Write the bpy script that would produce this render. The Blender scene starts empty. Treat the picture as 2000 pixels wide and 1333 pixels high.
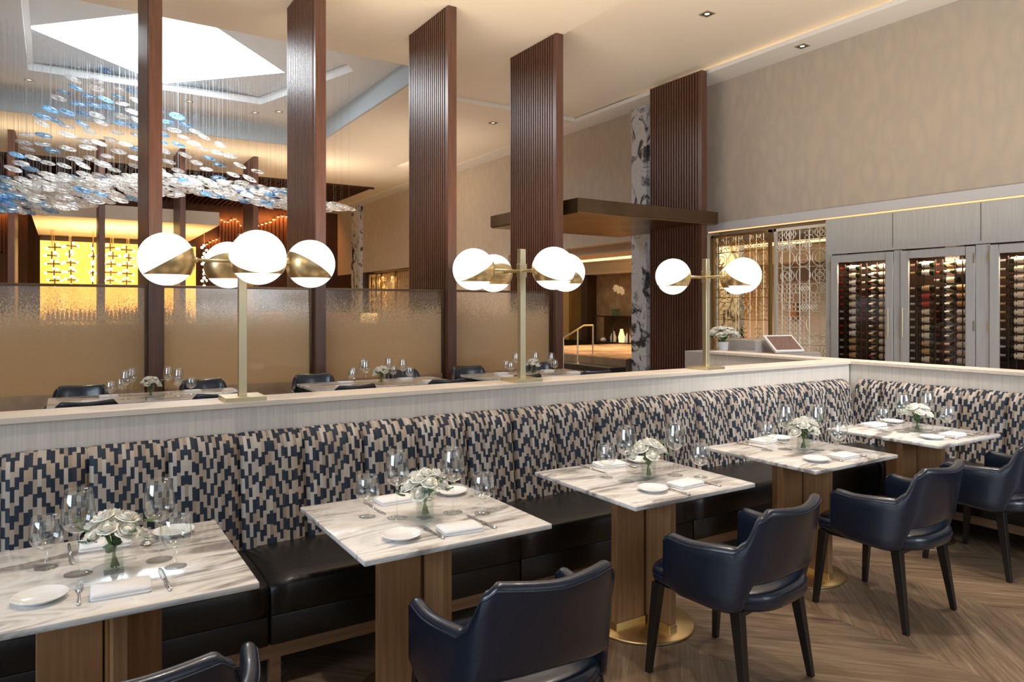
import bpy, bmesh, math, random
from math import sin, cos, pi, radians, atan, atan2, sqrt, hypot
from mathutils import Vector, Matrix
random.seed(7)
S = bpy.context.scene
COL = S.collection

# ------------------------------------------------------------------ camera
F_PX, HOR, ANG, EYE = 1384.0, 602.0, radians(57.69), 1.62
cam_d = bpy.data.cameras.new('camera'); cam = bpy.data.objects.new('camera', cam_d); COL.objects.link(cam)
cam.location = (0, 0, EYE); cam.rotation_euler = (pi/2, 0, ANG - pi/2)
cam_d.sensor_width = 36; cam_d.lens = F_PX/2000*36; cam_d.shift_y = -(666.5-HOR)/2000
cam_d.clip_start = .05; cam_d.clip_end = 200
S.camera = cam
S.view_settings.view_transform = 'Standard'; S.view_settings.look = 'None'
S.view_settings.gamma = 1; S.view_settings.use_curve_mapping = False
S.view_settings.exposure = 0.22

# ------------------------------------------------------------------ world
w = bpy.data.worlds.new('world'); S.world = w; w.use_nodes = True
bg = w.node_tree.nodes['Background']; bg.inputs[0].default_value = (.93, .96, 1, 1); bg.inputs[1].default_value = .22

# ------------------------------------------------------------------ lamps (windows behind the camera, ceiling lamps, added ceiling fill)
def area(name, loc, target, sx, sy, power, color, spread=180):
    l = bpy.data.lights.new(name, 'AREA'); l.shape = 'RECTANGLE'; l.size = sx; l.size_y = sy
    l.energy = power; l.color = color; l.spread = radians(spread)
    o = bpy.data.objects.new(name, l); COL.objects.link(o); o.location = loc
    o.rotation_euler = (Vector(target)-Vector(loc)).to_track_quat('-Z', 'Y').to_euler()
    return o
def spot(name, loc, target, power, color, size=60, blend=.6, r=.06):
    l = bpy.data.lights.new(name, 'SPOT'); l.energy = power; l.color = color
    l.spot_size = radians(size); l.spot_blend = blend; l.shadow_soft_size = r
    o = bpy.data.objects.new(name, l); COL.objects.link(o); o.location = loc
    o.rotation_euler = (Vector(target)-Vector(loc)).to_track_quat('-Z', 'Y').to_euler()
    return o
WARM = (1, .78, .54); SOFT = (1, .88, .74); COOL = (.72, .86, 1)
area('window_light', (-6.5, 0.5, 2.4), (1, 3, .8), 5, 3.4, 300, COOL)
area('window_light', (5.5, -4.8, 2.9), (10.6, 5, 2.5), 5, 3, 175, (.80, .90, 1), 110)
area('window_light', (1.0, -5.0, 2.8), (4.5, 4, 1.0), 6, 3.0, 32, (.86, .93, 1))
for x, y, e in ((.3, 2.2, 42), (1.6, 3.3, 42), (2.9, 2.2, 46), (4.2, 3.3, 50), (5.4, 2.2, 60), (7.6, 4.8, 70), (8.6, 1.5, 70)):
    spot('ceiling_spot', (x, y, 5.9), (x, y, 0), e*5.2, (1, .87, .72), 75, .9, .12)
spot('wall_spot', (4.7, .4, 5.6), (5.3, 4.0, 1.1), 900, (1, .98, .95), 40, .8, .15)
area('added_ceiling_fill', (2.6, 7.6, 2.3), (2.6, 7.9, 6), 7, 1.6, 230, WARM)  # upward lamps floating mid-room without fixtures, added to brighten the ceilings
area('added_ceiling_fill', (8.4, 4.3, 2.5), (8.4, 4.3, 6), 1.5, 5, 72, WARM)
area('added_ceiling_fill', (8.6, 11.5, 4.9), (8.6, 11.5, 6), 2.5, 4, 6, SOFT)
area('added_ceiling_fill', (7.8, 19, 4.5), (7.8, 19, 6), 3.5, 8, 60, (1, .8, .6))
area('added_ceiling_fill', (1.5, 15.6, 4.9), (1.5, 15.6, 6.5), 6, 5, 30, (.88, .94, 1))
area('added_ceiling_fill', (1.5, 21.2, 4.9), (1.5, 21.2, 6), 12, 1.6, 120, (1, .74, .46))
area('far_wall_light', (8.6, 20, 5.9), (10.8, 20, 3.5), 1, 9, 120, WARM)
area('bar_light', (4, 27, 5.8), (4, 29, 0), 8, 3, 150, (1, .62, .32))
for x, y in ((-1, 11), (1.8, 11.2), (4.8, 11), (-1, 20.2), (2, 20.2), (5, 20.2), (7.5, 14), (7.5, 18)):
    spot('hall_spot', (x, y, 5.95), (x, y+(1.5 if y < 15 else -1), 0), 520, (1, .84, .62), 110, .9, .15)
for x, y, e in ((12.0, 13.0, 260), (13.6, 12.4, 260), (14.6, 14.4, 300), (12.6, 15.5, 260), (12.2, 7.6, 120), (14.2, 9.6, 220)):
    spot('lobby_spot', (x, y, 3.1), (x+.3, y, 0), e, WARM, 120, .9, .06)

# ------------------------------------------------------------------ materials
def mat(name): 
    m = bpy.data.materials.new(name); m.use_nodes = True
    nt = m.node_tree; return m, nt, nt.nodes['Principled BSDF']
def N(nt, t, **k):
    n = nt.nodes.new(t)
    for a, v in k.items():
        if a.startswith('i_'): n.inputs[a[2:]].default_value = v
        elif a.startswith('n_'): n.inputs[int(a[2:])].default_value = v
        else: setattr(n, a, v)
    return n
def L(nt, a, b): nt.links.new(a, b)
def math_(nt, op, a, b=None, c=None):
    n = nt.nodes.new('ShaderNodeMath'); n.operation = op
    for i, v in enumerate((a, b, c)):
        if v is None: continue
        if isinstance(v, (int, float)): n.inputs[i].default_value = v
        else: nt.links.new(v, n.inputs[i])
    return n.outputs[0]
def ramp(nt, fac, stops, interp='LINEAR'):
    r = nt.nodes.new('ShaderNodeValToRGB'); cr = r.color_ramp; cr.interpolation = interp
    while len(cr.elements) < len(stops): cr.elements.new(.5)
    for e, (p, c) in zip(cr.elements, stops):
        e.position = p; e.color = (*c, 1)
    if fac is not None: nt.links.new(fac, r.inputs[0])
    return r.outputs[0]
def coords(nt, scale=(1,1,1), rot=(0,0,0), space='Object'):
    tc = nt.nodes.new('ShaderNodeTexCoord'); mp = nt.nodes.new('ShaderNodeMapping')
    mp.inputs['Scale'].default_value = scale; mp.inputs['Rotation'].default_value = rot
    nt.links.new(tc.outputs[space], mp.inputs[0]); return mp.outputs[0]
def flat(name, col, rough=.5, metal=0, spec=.5, coat=0, var=0, vscale=8, bump=0, bscale=60):
    m, nt, p = mat(name)
    p.inputs['Base Color'].default_value = (*col, 1); p.inputs['Roughness'].default_value = rough
    p.inputs['Metallic'].default_value = metal; p.inputs['Specular IOR Level'].default_value = spec
    p.inputs['Coat Weight'].default_value = coat; p.inputs['Coat Roughness'].default_value = .1
    if var:
        n = N(nt, 'ShaderNodeTexNoise', i_Scale=vscale, i_Detail=4.0); L(nt, coords(nt), n.inputs['Vector'])
        c = ramp(nt, n.outputs['Fac'], [(.3, tuple(x*(1-var) for x in col)), (.7, tuple(min(1, x*(1+var)) for x in col))])
        L(nt, c, p.inputs['Base Color'])
    if bump:
        n = N(nt, 'ShaderNodeTexNoise', i_Scale=bscale, i_Detail=3.0); L(nt, coords(nt), n.inputs['Vector'])
        b = N(nt, 'ShaderNodeBump', i_Strength=bump, i_Distance=.004); L(nt, n.outputs['Fac'], b.inputs['Height']); L(nt, b.outputs[0], p.inputs['Normal'])
    return m
def emis(name, col, st):
    m, nt, p = mat(name)
    p.inputs['Base Color'].default_value = (*[min(1, x) for x in col], 1)
    p.inputs['Emission Color'].default_value = (*col, 1); p.inputs['Emission Strength'].default_value = st
    p.inputs['Roughness'].default_value = .25
    return m
def wood(name, c1, c2, grain='z', scale=1., rough=.45, spec=.4, c3=None, contrast=(.3, .7)):
    m, nt, p = mat(name)
    sc = {'z': (40, 40, 1.6), 'x': (1.6, 40, 40), 'y': (40, 1.6, 40)}[grain]
    v = coords(nt, tuple(s*scale for s in sc))
    n = N(nt, 'ShaderNodeTexNoise', i_Scale=1.0, i_Detail=6.0, i_Roughness=.6, i_Distortion=.3); L(nt, v, n.inputs['Vector'])
    st = [(contrast[0], c1), (contrast[1], c2)] if not c3 else [(contrast[0], c1), (.5, c2), (contrast[1], c3)]
    L(nt, ramp(nt, n.outputs['Fac'], st), p.inputs['Base Color'])
    b = N(nt, 'ShaderNodeBump', i_Strength=.15, i_Distance=.002); L(nt, n.outputs['Fac'], b.inputs['Height']); L(nt, b.outputs[0], p.inputs['Normal'])
    p.inputs['Roughness'].default_value = rough; p.inputs['Specular IOR Level'].default_value = spec
    return m
M = {}
M['oak'] = wood('oak', (.27,.138,.058), (.42,.235,.11), 'z', 1.3)
M['oak_dark'] = wood('oak_frame', (.20,.11,.06), (.33,.2,.11), 'x', 1.2)
M['walnut'] = wood('walnut', (.078,.032,.020), (.14,.066,.042), 'z', 1.0, .33, .5)
M['walnut_dark'] = flat('dark_walnut', (.045,.024,.017), .5)
M['barwood'] = wood('bar_wood', (.040,.018,.012), (.075,.034,.022), 'z', .8, .5, .3)
M['leg'] = flat('black_leg', (.012,.010,.009), .35)
M['cap'] = wood('pale_cap', (.62,.53,.44), (.72,.63,.54), 'x', .8, .4)
M['cabwood'] = wood('grey_cabinet', (.47,.47,.46), (.56,.56,.55), 'z', 1.2, .5, .3)
M['greywood'] = wood('grey_stand', (.42,.38,.36), (.52,.48,.45), 'x', 1.2, .5, .3)
M['brass'] = flat('brass', (.86,.65,.34), .33, 1)
M['brass_pole'] = flat('satin_brass', (.78,.68,.44), .36, 1)
M['bronze'] = flat('bronze', (.13,.085,.05), .35, .8, var=.25, vscale=1.5)
M['bronze_under'] = flat('bronze_panel', (.24,.16,.075), .33, .9, var=.25, vscale=1.2)
M['steel'] = flat('steel', (.72,.70,.68), .18, 1)
M['ceramic'] = flat('ceramic', (.85,.85,.84), .15, 0, .6)
M['linen'] = flat('linen', (.86,.85,.86), .85, bump=.3, bscale=300)
M['plaster'] = flat('ceiling_plaster', (.78,.73,.66), .9)
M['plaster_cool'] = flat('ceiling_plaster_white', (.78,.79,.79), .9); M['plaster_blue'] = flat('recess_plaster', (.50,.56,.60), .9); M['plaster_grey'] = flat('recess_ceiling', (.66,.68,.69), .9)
M['leather_navy'] = flat('navy_leather', (.0038,.0100,.0260), .30, 0, .7, coat=.25, bump=.12, bscale=90)
M['leather_black'] = flat('black_leather', (.0075,.0060,.0055), .36, 0, .55, bump=.2, bscale=60)
M['piping'] = flat('navy_piping', (.010,.018,.035), .3)
M['green'] = flat('leaf_green', (.06,.13,.04), .5, var=.3)
M['green2'] = flat('eucalyptus', (.10,.19,.12), .5, var=.3)
M['petal'] = flat('cream_petal', (.95,.91,.82), .6, var=.08, vscale=20)
M['stem'] = flat('stem', (.09,.16,.035), .5)
M['dark'] = flat('dark_void', (.012,.011,.010), .6)
M['carpet'] = flat('lobby_carpet', (.50,.29,.15), .95, var=.55, vscale=1.6)
M['darkstone'] = flat('dark_stone', (.018,.017,.018), .3)
M['brownstone'] = flat('brown_stone', (.20,.14,.09), .4, var=.2, vscale=3)
M['tanwall'] = flat('tan_wall', (.55,.47,.38), .9)
M['creamwall'] = flat('cream_wall', (.78,.72,.62), .9)
M['orange'] = flat('orange_upholstery', (.65,.13,.02), .6)
M['counter'] = flat('bar_counter', (.45,.40,.35), .3)
M['housing'] = flat('lamp_housing', (.25,.22,.18), .5)
M['whitepot'] = flat('white_pot', (.8,.8,.8), .3)
M['kerb'] = flat('ledge_stone', (.42,.29,.19), .5, var=.1)
M['globe'] = emis('opal_glass', (1, .95, .88), 1.0)
M['bulb'] = emis('small_bulb', (1, .86, .6), 5)
M['cove'] = emis('cove_strip', (1, .74, .45), 9)
M['cove2'] = emis('lobby_cove', (1, .80, .5), 5)
M['coolcove'] = emis('ledge_strip', (1, .58, .26), .9)
M['sky'] = emis('skylight_pane', (.90, .97, 1.0), 1.5)
M['amber'] = None
M['orangeglow'] = emis('amber_strip', (1, .30, .07), 16)
M['lampshade'] = emis('lit_shade', (1, .66, .28), 1.3)
M['lens'] = emis('lamp_lens', (1, .85, .6), 1.2)

def m_amber():
    m, nt, p = mat('backlit_onyx')
    v = coords(nt, (1.2, 1, .5))
    n = N(nt, 'ShaderNodeTexNoise', i_Scale=1.3, i_Detail=5.0, i_Roughness=.55); L(nt, v, n.inputs['Vector'])
    c = ramp(nt, n.outputs['Fac'], [(.3, (1, .38, .03)), (.5, (1, .52, .07)), (.72, (1, .72, .22))])
    L(nt, c, p.inputs['Emission Color']); p.inputs['Emission Strength'].default_value = 1.25
    p.inputs['Base Color'].default_value = (.6,.3,.08,1)
    return m
M['amber'] = m_amber()

def m_striated(name, c1, c2, rough=.8):
    m, nt, p = mat(name)
    v = coords(nt, (110, 110, 2.5))
    n = N(nt, 'ShaderNodeTexNoise', i_Scale=1.0, i_Detail=2.0); L(nt, v, n.inputs['Vector'])
    L(nt, ramp(nt, n.outputs['Fac'], [(.3, c1), (.7, c2)]), p.inputs['Base Color'])
    p.inputs['Roughness'].default_value = rough
    return m
M['striated'] = m_striated('striated_panel', (.56,.50,.435), (.66,.60,.54))
def m_wallpaper():
    m, nt, p = mat('leafy_wallcovering')
    v = coords(nt, (1, 1, .42), (radians(14), 0, 0))
    vo = N(nt, 'ShaderNodeTexVoronoi', i_Scale=4.2, feature='F1'); L(nt, v, vo.inputs['Vector'])
    n = N(nt, 'ShaderNodeTexNoise', i_Scale=9.0, i_Detail=3.0); L(nt, coords(nt, (1,1,.2)), n.inputs['Vector'])
    s = math_(nt, 'ADD', math_(nt, 'MULTIPLY', vo.outputs['Distance'], .8), math_(nt, 'MULTIPLY', n.outputs['Fac'], .45))
    L(nt, ramp(nt, s, [(.25, (.51,.435,.355)), (.6, (.445,.39,.335)), (.85, (.49,.42,.345))]), p.inputs['Base Color'])
    p.inputs['Roughness'].default_value = .85
    return m
M['wallpaper'] = m_wallpaper()

def m_marble():
    m, nt, p = mat('veined_marble')
    tc = N(nt, 'ShaderNodeTexCoord'); oi = N(nt, 'ShaderNodeObjectInfo')
    add = N(nt, 'ShaderNodeVectorMath', operation='ADD'); L(nt, tc.outputs['Object'], add.inputs[0])
    cmb = N(nt, 'ShaderNodeCombineXYZ'); L(nt, math_(nt, 'MULTIPLY', oi.outputs['Random'], 13.), cmb.inputs[0]); L(nt, math_(nt, 'MULTIPLY', oi.outputs['Random'], 7.), cmb.inputs[1])
    L(nt, cmb.outputs[0], add.inputs[1])
    mp = N(nt, 'ShaderNodeMapping'); mp.inputs['Rotation'].default_value = (0, 0, radians(-24)); mp.inputs['Scale'].default_value = (1.5, 6.5, 6); L(nt, add.outputs[0], mp.inputs[0])
    n1 = N(nt, 'ShaderNodeTexNoise', i_Scale=1.3, i_Detail=8.0, i_Roughness=.62, i_Distortion=.9); L(nt, mp.outputs[0], n1.inputs['Vector'])
    vein = ramp(nt, n1.outputs['Fac'], [(.40, (.30,.27,.26)), (.455, (.58,.55,.52)), (.53, (.80,.78,.76)), (.66, (.73,.66,.58)), (.8, (.82,.80,.78))])
    n2 = N(nt, 'ShaderNodeTexNoise', i_Scale=3.0, i_Detail=5.0); L(nt, add.outputs[0], n2.inputs['Vector'])
    mx = N(nt, 'ShaderNodeMixRGB', blend_type='MULTIPLY'); mx.inputs[0].default_value = .6
    L(nt, vein, mx.inputs[1]); L(nt, ramp(nt, n2.outputs['Fac'], [(.3, (.82,.80,.78)), (.6, (1,1,1))]), mx.inputs[2])
    L(nt, mx.outputs[0], p.inputs['Base Color']); p.inputs['Roughness'].default_value = .09; p.inputs['Specular IOR Level'].default_value = .6
    return m
M['marble'] = m_marble()
def m_marble_dark():
    m, nt, p = mat('blue_veined_marble')
    n1 = N(nt, 'ShaderNodeTexNoise', i_Scale=2.2, i_Detail=9.0, i_Roughness=.6, i_Distortion=2.2); L(nt, coords(nt, (1,1,.7)), n1.inputs['Vector'])
    L(nt, ramp(nt, n1.outputs['Fac'], [(.40, (.03,.035,.05)), (.45, (.30,.32,.36)), (.5, (.62,.64,.68)), (.75, (.50,.52,.57))]), p.inputs['Base Color'])
    p.inputs['Roughness'].default_value = .3
    return m
M['marble_dark'] = m_marble_dark()

def m_fabric():
    m, nt, p = mat('stepped_weave_fabric')
    uv = N(nt, 'ShaderNodeUVMap'); sp = N(nt, 'ShaderNodeSeparateXYZ'); L(nt, uv.outputs[0], sp.inputs[0])
    U, V = sp.outputs[0], sp.outputs[1]
    W_, H_ = .0160, .118
    col = math_(nt, 'FLOOR', math_(nt, 'DIVIDE', U, W_))
    wn = N(nt, 'ShaderNodeTexWhiteNoise', noise_dimensions='1D'); L(nt, col, wn.inputs['W'])
    tri = math_(nt, 'PINGPONG', col, 6.0)
    off = math_(nt, 'ADD', math_(nt, 'MULTIPLY', tri, .0195), math_(nt, 'MULTIPLY', wn.outputs['Value'], .030))
    alt = math_(nt, 'MULTIPLY', math_(nt, 'MODULO', math_(nt, 'ABSOLUTE', col), 2.0), .044)
    v = math_(nt, 'ADD', math_(nt, 'ADD', V, off), alt)
    q = math_(nt, 'DIVIDE', v, H_); fr = math_(nt, 'FRACT', q); cell = math_(nt, 'FLOOR', q)
    c2 = N(nt, 'ShaderNodeCombineXYZ'); L(nt, col, c2.inputs[0]); L(nt, cell, c2.inputs[1])
    wn2 = N(nt, 'ShaderNodeTexWhiteNoise', noise_dimensions='2D'); L(nt, c2.outputs[0], wn2.inputs['Vector'])
    thr = math_(nt, 'ADD', math_(nt, 'MULTIPLY', wn2.outputs['Value'], .20), .42)
    mask = math_(nt, 'LESS_THAN', fr, thr)
    tan = ramp(nt, wn2.outputs['Value'], [(0, (.27,.205,.155)), (.4, (.36,.28,.21)), (.75, (.39,.335,.285)), (1, (.46,.41,.36))])
    navy = ramp(nt, wn.outputs['Value'], [(0, (.012,.020,.034)), (1, (.025,.036,.055))])
    mx = N(nt, 'ShaderNodeMixRGB'); L(nt, mask, mx.inputs[0]); L(nt, navy, mx.inputs[1]); L(nt, tan, mx.inputs[2])
    L(nt, mx.outputs[0], p.inputs['Base Color']); p.inputs['Roughness'].default_value = .75; p.inputs['Specular IOR Level'].default_value = .3
    n = N(nt, 'ShaderNodeTexNoise', i_Scale=700.0); L(nt, coords(nt), n.inputs['Vector'])
    b = N(nt, 'ShaderNodeBump', i_Strength=.2, i_Distance=.002); L(nt, n.outputs['Fac'], b.inputs['Height']); L(nt, b.outputs[0], p.inputs['Normal'])
    return m
M['fabric'] = m_fabric()

def m_floor():
    m, nt, p = mat('chevron_oak_floor')
    tc = N(nt, 'ShaderNodeTexCoord'); sp = N(nt, 'ShaderNodeSeparateXYZ'); L(nt, tc.outputs['Object'], sp.inputs[0])
    X, Y = sp.outputs[0], sp.outputs[1]
    W_ = .85
    xs = math_(nt, 'DIVIDE', X, W_); ci = math_(nt, 'FLOOR', xs); fx = math_(nt, 'FRACT', xs)
    par = math_(nt, 'MODULO', math_(nt, 'ABSOLUTE', ci), 2.0)
    sgn = math_(nt, 'SUBTRACT', math_(nt, 'MULTIPLY', par, 2.0), 1.0)
    d = math_(nt, 'ADD', Y, math_(nt, 'MULTIPLY', math_(nt, 'MULTIPLY', fx, W_), sgn))
    q = math_(nt, 'DIVIDE', math_(nt, 'ADD', d, math_(nt, 'MULTIPLY', par, .0)), .235)
    pid = math_(nt, 'FLOOR', q); pf = math_(nt, 'FRACT', q)
    cv = N(nt, 'ShaderNodeCombineXYZ'); L(nt, ci, cv.inputs[0]); L(nt, pid, cv.inputs[1])
    wn = N(nt, 'ShaderNodeTexWhiteNoise', noise_dimensions='2D'); L(nt, cv.outputs[0], wn.inputs['Vector'])
    # grain coordinates: across the plank (q) and along it (x)
    g = N(nt, 'ShaderNodeCombineXYZ'); L(nt, math_(nt, 'MULTIPLY', d, 26.), g.inputs[0]); L(nt, math_(nt, 'MULTIPLY', X, 3.2), g.inputs[1]); L(nt, math_(nt, 'MULTIPLY', wn.outputs['Value'], 40.), g.inputs[2])
    n = N(nt, 'ShaderNodeTexNoise', i_Scale=1.0, i_Detail=6.0, i_Roughness=.6, i_Distortion=.8); L(nt, g.outputs[0], n.inputs['Vector'])
    base = ramp(nt, n.outputs['Fac'], [(.3, (.135,.088,.055)), (.5, (.225,.155,.103)), (.66, (.31,.225,.155)), (.74, (.42,.33,.245))])
    tone = ramp(nt, wn.outputs['Value'], [(0, (.72,.72,.72)), (1, (1.12,1.08,1.02))])
    mx = N(nt, 'ShaderNodeMixRGB', blend_type='MULTIPLY'); mx.inputs[0].default_value = 1; L(nt, base, mx.inputs[1]); L(nt, tone, mx.inputs[2])
    e1 = math_(nt, 'MINIMUM', pf, math_(nt, 'SUBTRACT', 1.0, pf)); e2 = math_(nt, 'MULTIPLY', math_(nt, 'MINIMUM', fx, math_(nt, 'SUBTRACT', 1.0, fx)), 3.6)
    gap = math_(nt, 'LESS_THAN', math_(nt, 'MINIMUM', e1, e2), .012)
    mx2 = N(nt, 'ShaderNodeMixRGB'); L(nt, math_(nt, 'MULTIPLY', gap, .6), mx2.inputs[0]); L(nt, mx.outputs[0], mx2.inputs[1]); mx2.inputs[2].default_value = (.10,.065,.04,1)
    L(nt, mx2.outputs[0], p.inputs['Base Color']); p.inputs['Roughness'].default_value = .42; p.inputs['Specular IOR Level'].default_value = .4
    return m
M['floor'] = m_floor()

def m_glass(name='clear_glass', tint=(.97,.98,.98), base=.10, edge=.8):
    m = bpy.data.materials.new(name); m.use_nodes = True; nt = m.node_tree; nt.nodes.clear()
    out = N(nt, 'ShaderNodeOutputMaterial'); tr = N(nt, 'ShaderNodeBsdfTransparent'); tr.inputs[0].default_value = (*tint, 1)
    gl = N(nt, 'ShaderNodeBsdfGlossy'); gl.inputs['Roughness'].default_value = .02; gl.inputs[0].default_value = (1,1,1,1)
    lw = N(nt, 'ShaderNodeLayerWeight', i_Blend=.5); f = math_(nt, 'MULTIPLY', math_(nt, 'POWER', lw.outputs['Facing'], 5.0), edge)
    f = math_(nt, 'ADD', f, base); mx = N(nt, 'ShaderNodeMixShader'); L(nt, f, mx.inputs[0]); L(nt, tr.outputs[0], mx.inputs[1]); L(nt, gl.outputs[0], mx.inputs[2])
    L(nt, mx.outputs[0], out.inputs[0]); return m
M['glass'] = m_glass()
M['pane'] = m_glass('cabinet_pane', (.92,.90,.88), .03, .35)
M['vaseglass'] = m_glass('vase_glass', (.95,.97,.95), .05, .6)

def m_frit():
    m = bpy.data.materials.new('speckled_bronze_glass'); m.use_nodes = True; nt = m.node_tree; nt.nodes.clear()
    out = N(nt, 'ShaderNodeOutputMaterial')
    tc = N(nt, 'ShaderNodeTexCoord'); sp = N(nt, 'ShaderNodeSeparateXYZ'); L(nt, tc.outputs['Object'], sp.inputs[0])
    n = N(nt, 'ShaderNodeTexNoise', i_Scale=70.0, i_Detail=2.5, i_Roughness=.7); L(nt, tc.outputs['Object'], n.inputs['Vector'])
    n2 = N(nt, 'ShaderNodeTexNoise', i_Scale=1.6, i_Detail=2.0); L(nt, tc.outputs['Object'], n2.inputs['Vector'])
    z = math_(nt, 'ADD', sp.outputs[2], math_(nt, 'MULTIPLY', math_(nt, 'SUBTRACT', n2.outputs['Fac'], .5), .35))
    t = N(nt, 'ShaderNodeMapRange'); t.inputs['From Min'].default_value = 1.12; t.inputs['From Max'].default_value = 1.84
    t.inputs['To Min'].default_value = .22; t.inputs['To Max'].default_value = .66; L(nt, z, t.inputs['Value'])
    cov = N(nt, 'ShaderNodeMapRange'); L(nt, math_(nt, 'SUBTRACT', n.outputs['Fac'], t.outputs[0]), cov.inputs['Value'])
    cov.inputs['From Min'].default_value = -.03; cov.inputs['From Max'].default_value = .03; cov.inputs['To Min'].default_value = .07; cov.inputs['To Max'].default_value = .86
    dif = N(nt, 'ShaderNodeBsdfDiffuse'); dif.inputs[0].default_value = (.50,.40,.27,1)
    trl = N(nt, 'ShaderNodeBsdfTranslucent'); trl.inputs[0].default_value = (.80,.62,.38,1)
    m1 = N(nt, 'ShaderNodeMixShader'); m1.inputs[0].default_value = .55; L(nt, dif.outputs[0], m1.inputs[1]); L(nt, trl.outputs[0], m1.inputs[2])
    tr = N(nt, 'ShaderNodeBsdfTransparent'); tr.inputs[0].default_value = (.93,.90,.86,1)
    m2 = N(nt, 'ShaderNodeMixShader'); L(nt, cov.outputs[0], m2.inputs[0]); L(nt, tr.outputs[0], m2.inputs[1]); L(nt, m1.outputs[0], m2.inputs[2])
    gl = N(nt, 'ShaderNodeBsdfGlossy'); gl.inputs['Roughness'].default_value = .12; gl.inputs[0].default_value = (.9,.85,.8,1)
    m3 = N(nt, 'ShaderNodeMixShader'); m3.inputs[0].default_value = .07; L(nt, m2.outputs[0], m3.inputs[1]); L(nt, gl.outputs[0], m3.inputs[2])
    L(nt, m3.outputs[0], out.inputs[0]); return m
M['frit'] = m_frit()
def m_disc(name, tint, w):
    m = bpy.data.materials.new(name); m.use_nodes = True; nt = m.node_tree; nt.nodes.clear()
    out = N(nt, 'ShaderNodeOutputMaterial'); tr = N(nt, 'ShaderNodeBsdfTransparent'); tr.inputs[0].default_value = (*tint, 1)
    gl = N(nt, 'ShaderNodeBsdfGlossy'); gl.inputs['Roughness'].default_value = .08
    tl = N(nt, 'ShaderNodeBsdfTranslucent'); tl.inputs[0].default_value = (*tint, 1)
    n = N(nt, 'ShaderNodeTexNoise', i_Scale=11.0, i_Detail=2.0, i_Distortion=1.5); tc = N(nt, 'ShaderNodeTexCoord'); L(nt, tc.outputs['Object'], n.inputs['Vector'])
    f = ramp(nt, n.outputs['Fac'], [(.38, (.05,.05,.05)), (.5, (w,w,w)), (.62, (.95,.95,.95))])
    a = N(nt, 'ShaderNodeMixShader'); a.inputs[0].default_value = .68; L(nt, gl.outputs[0], a.inputs[1]); L(nt, tl.outputs[0], a.inputs[2])
    b = N(nt, 'ShaderNodeMixShader'); L(nt, f, b.inputs[0]); L(nt, tr.outputs[0], b.inputs[1]); L(nt, a.outputs[0], b.inputs[2])
    L(nt, b.outputs[0], out.inputs[0]); return m
M['disc_clear'] = m_disc('blown_glass_clear', (1,.98,.95), .7)
M['disc_blue'] = m_disc('blown_glass_blue', (.50,.74,.95), .6)

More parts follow.
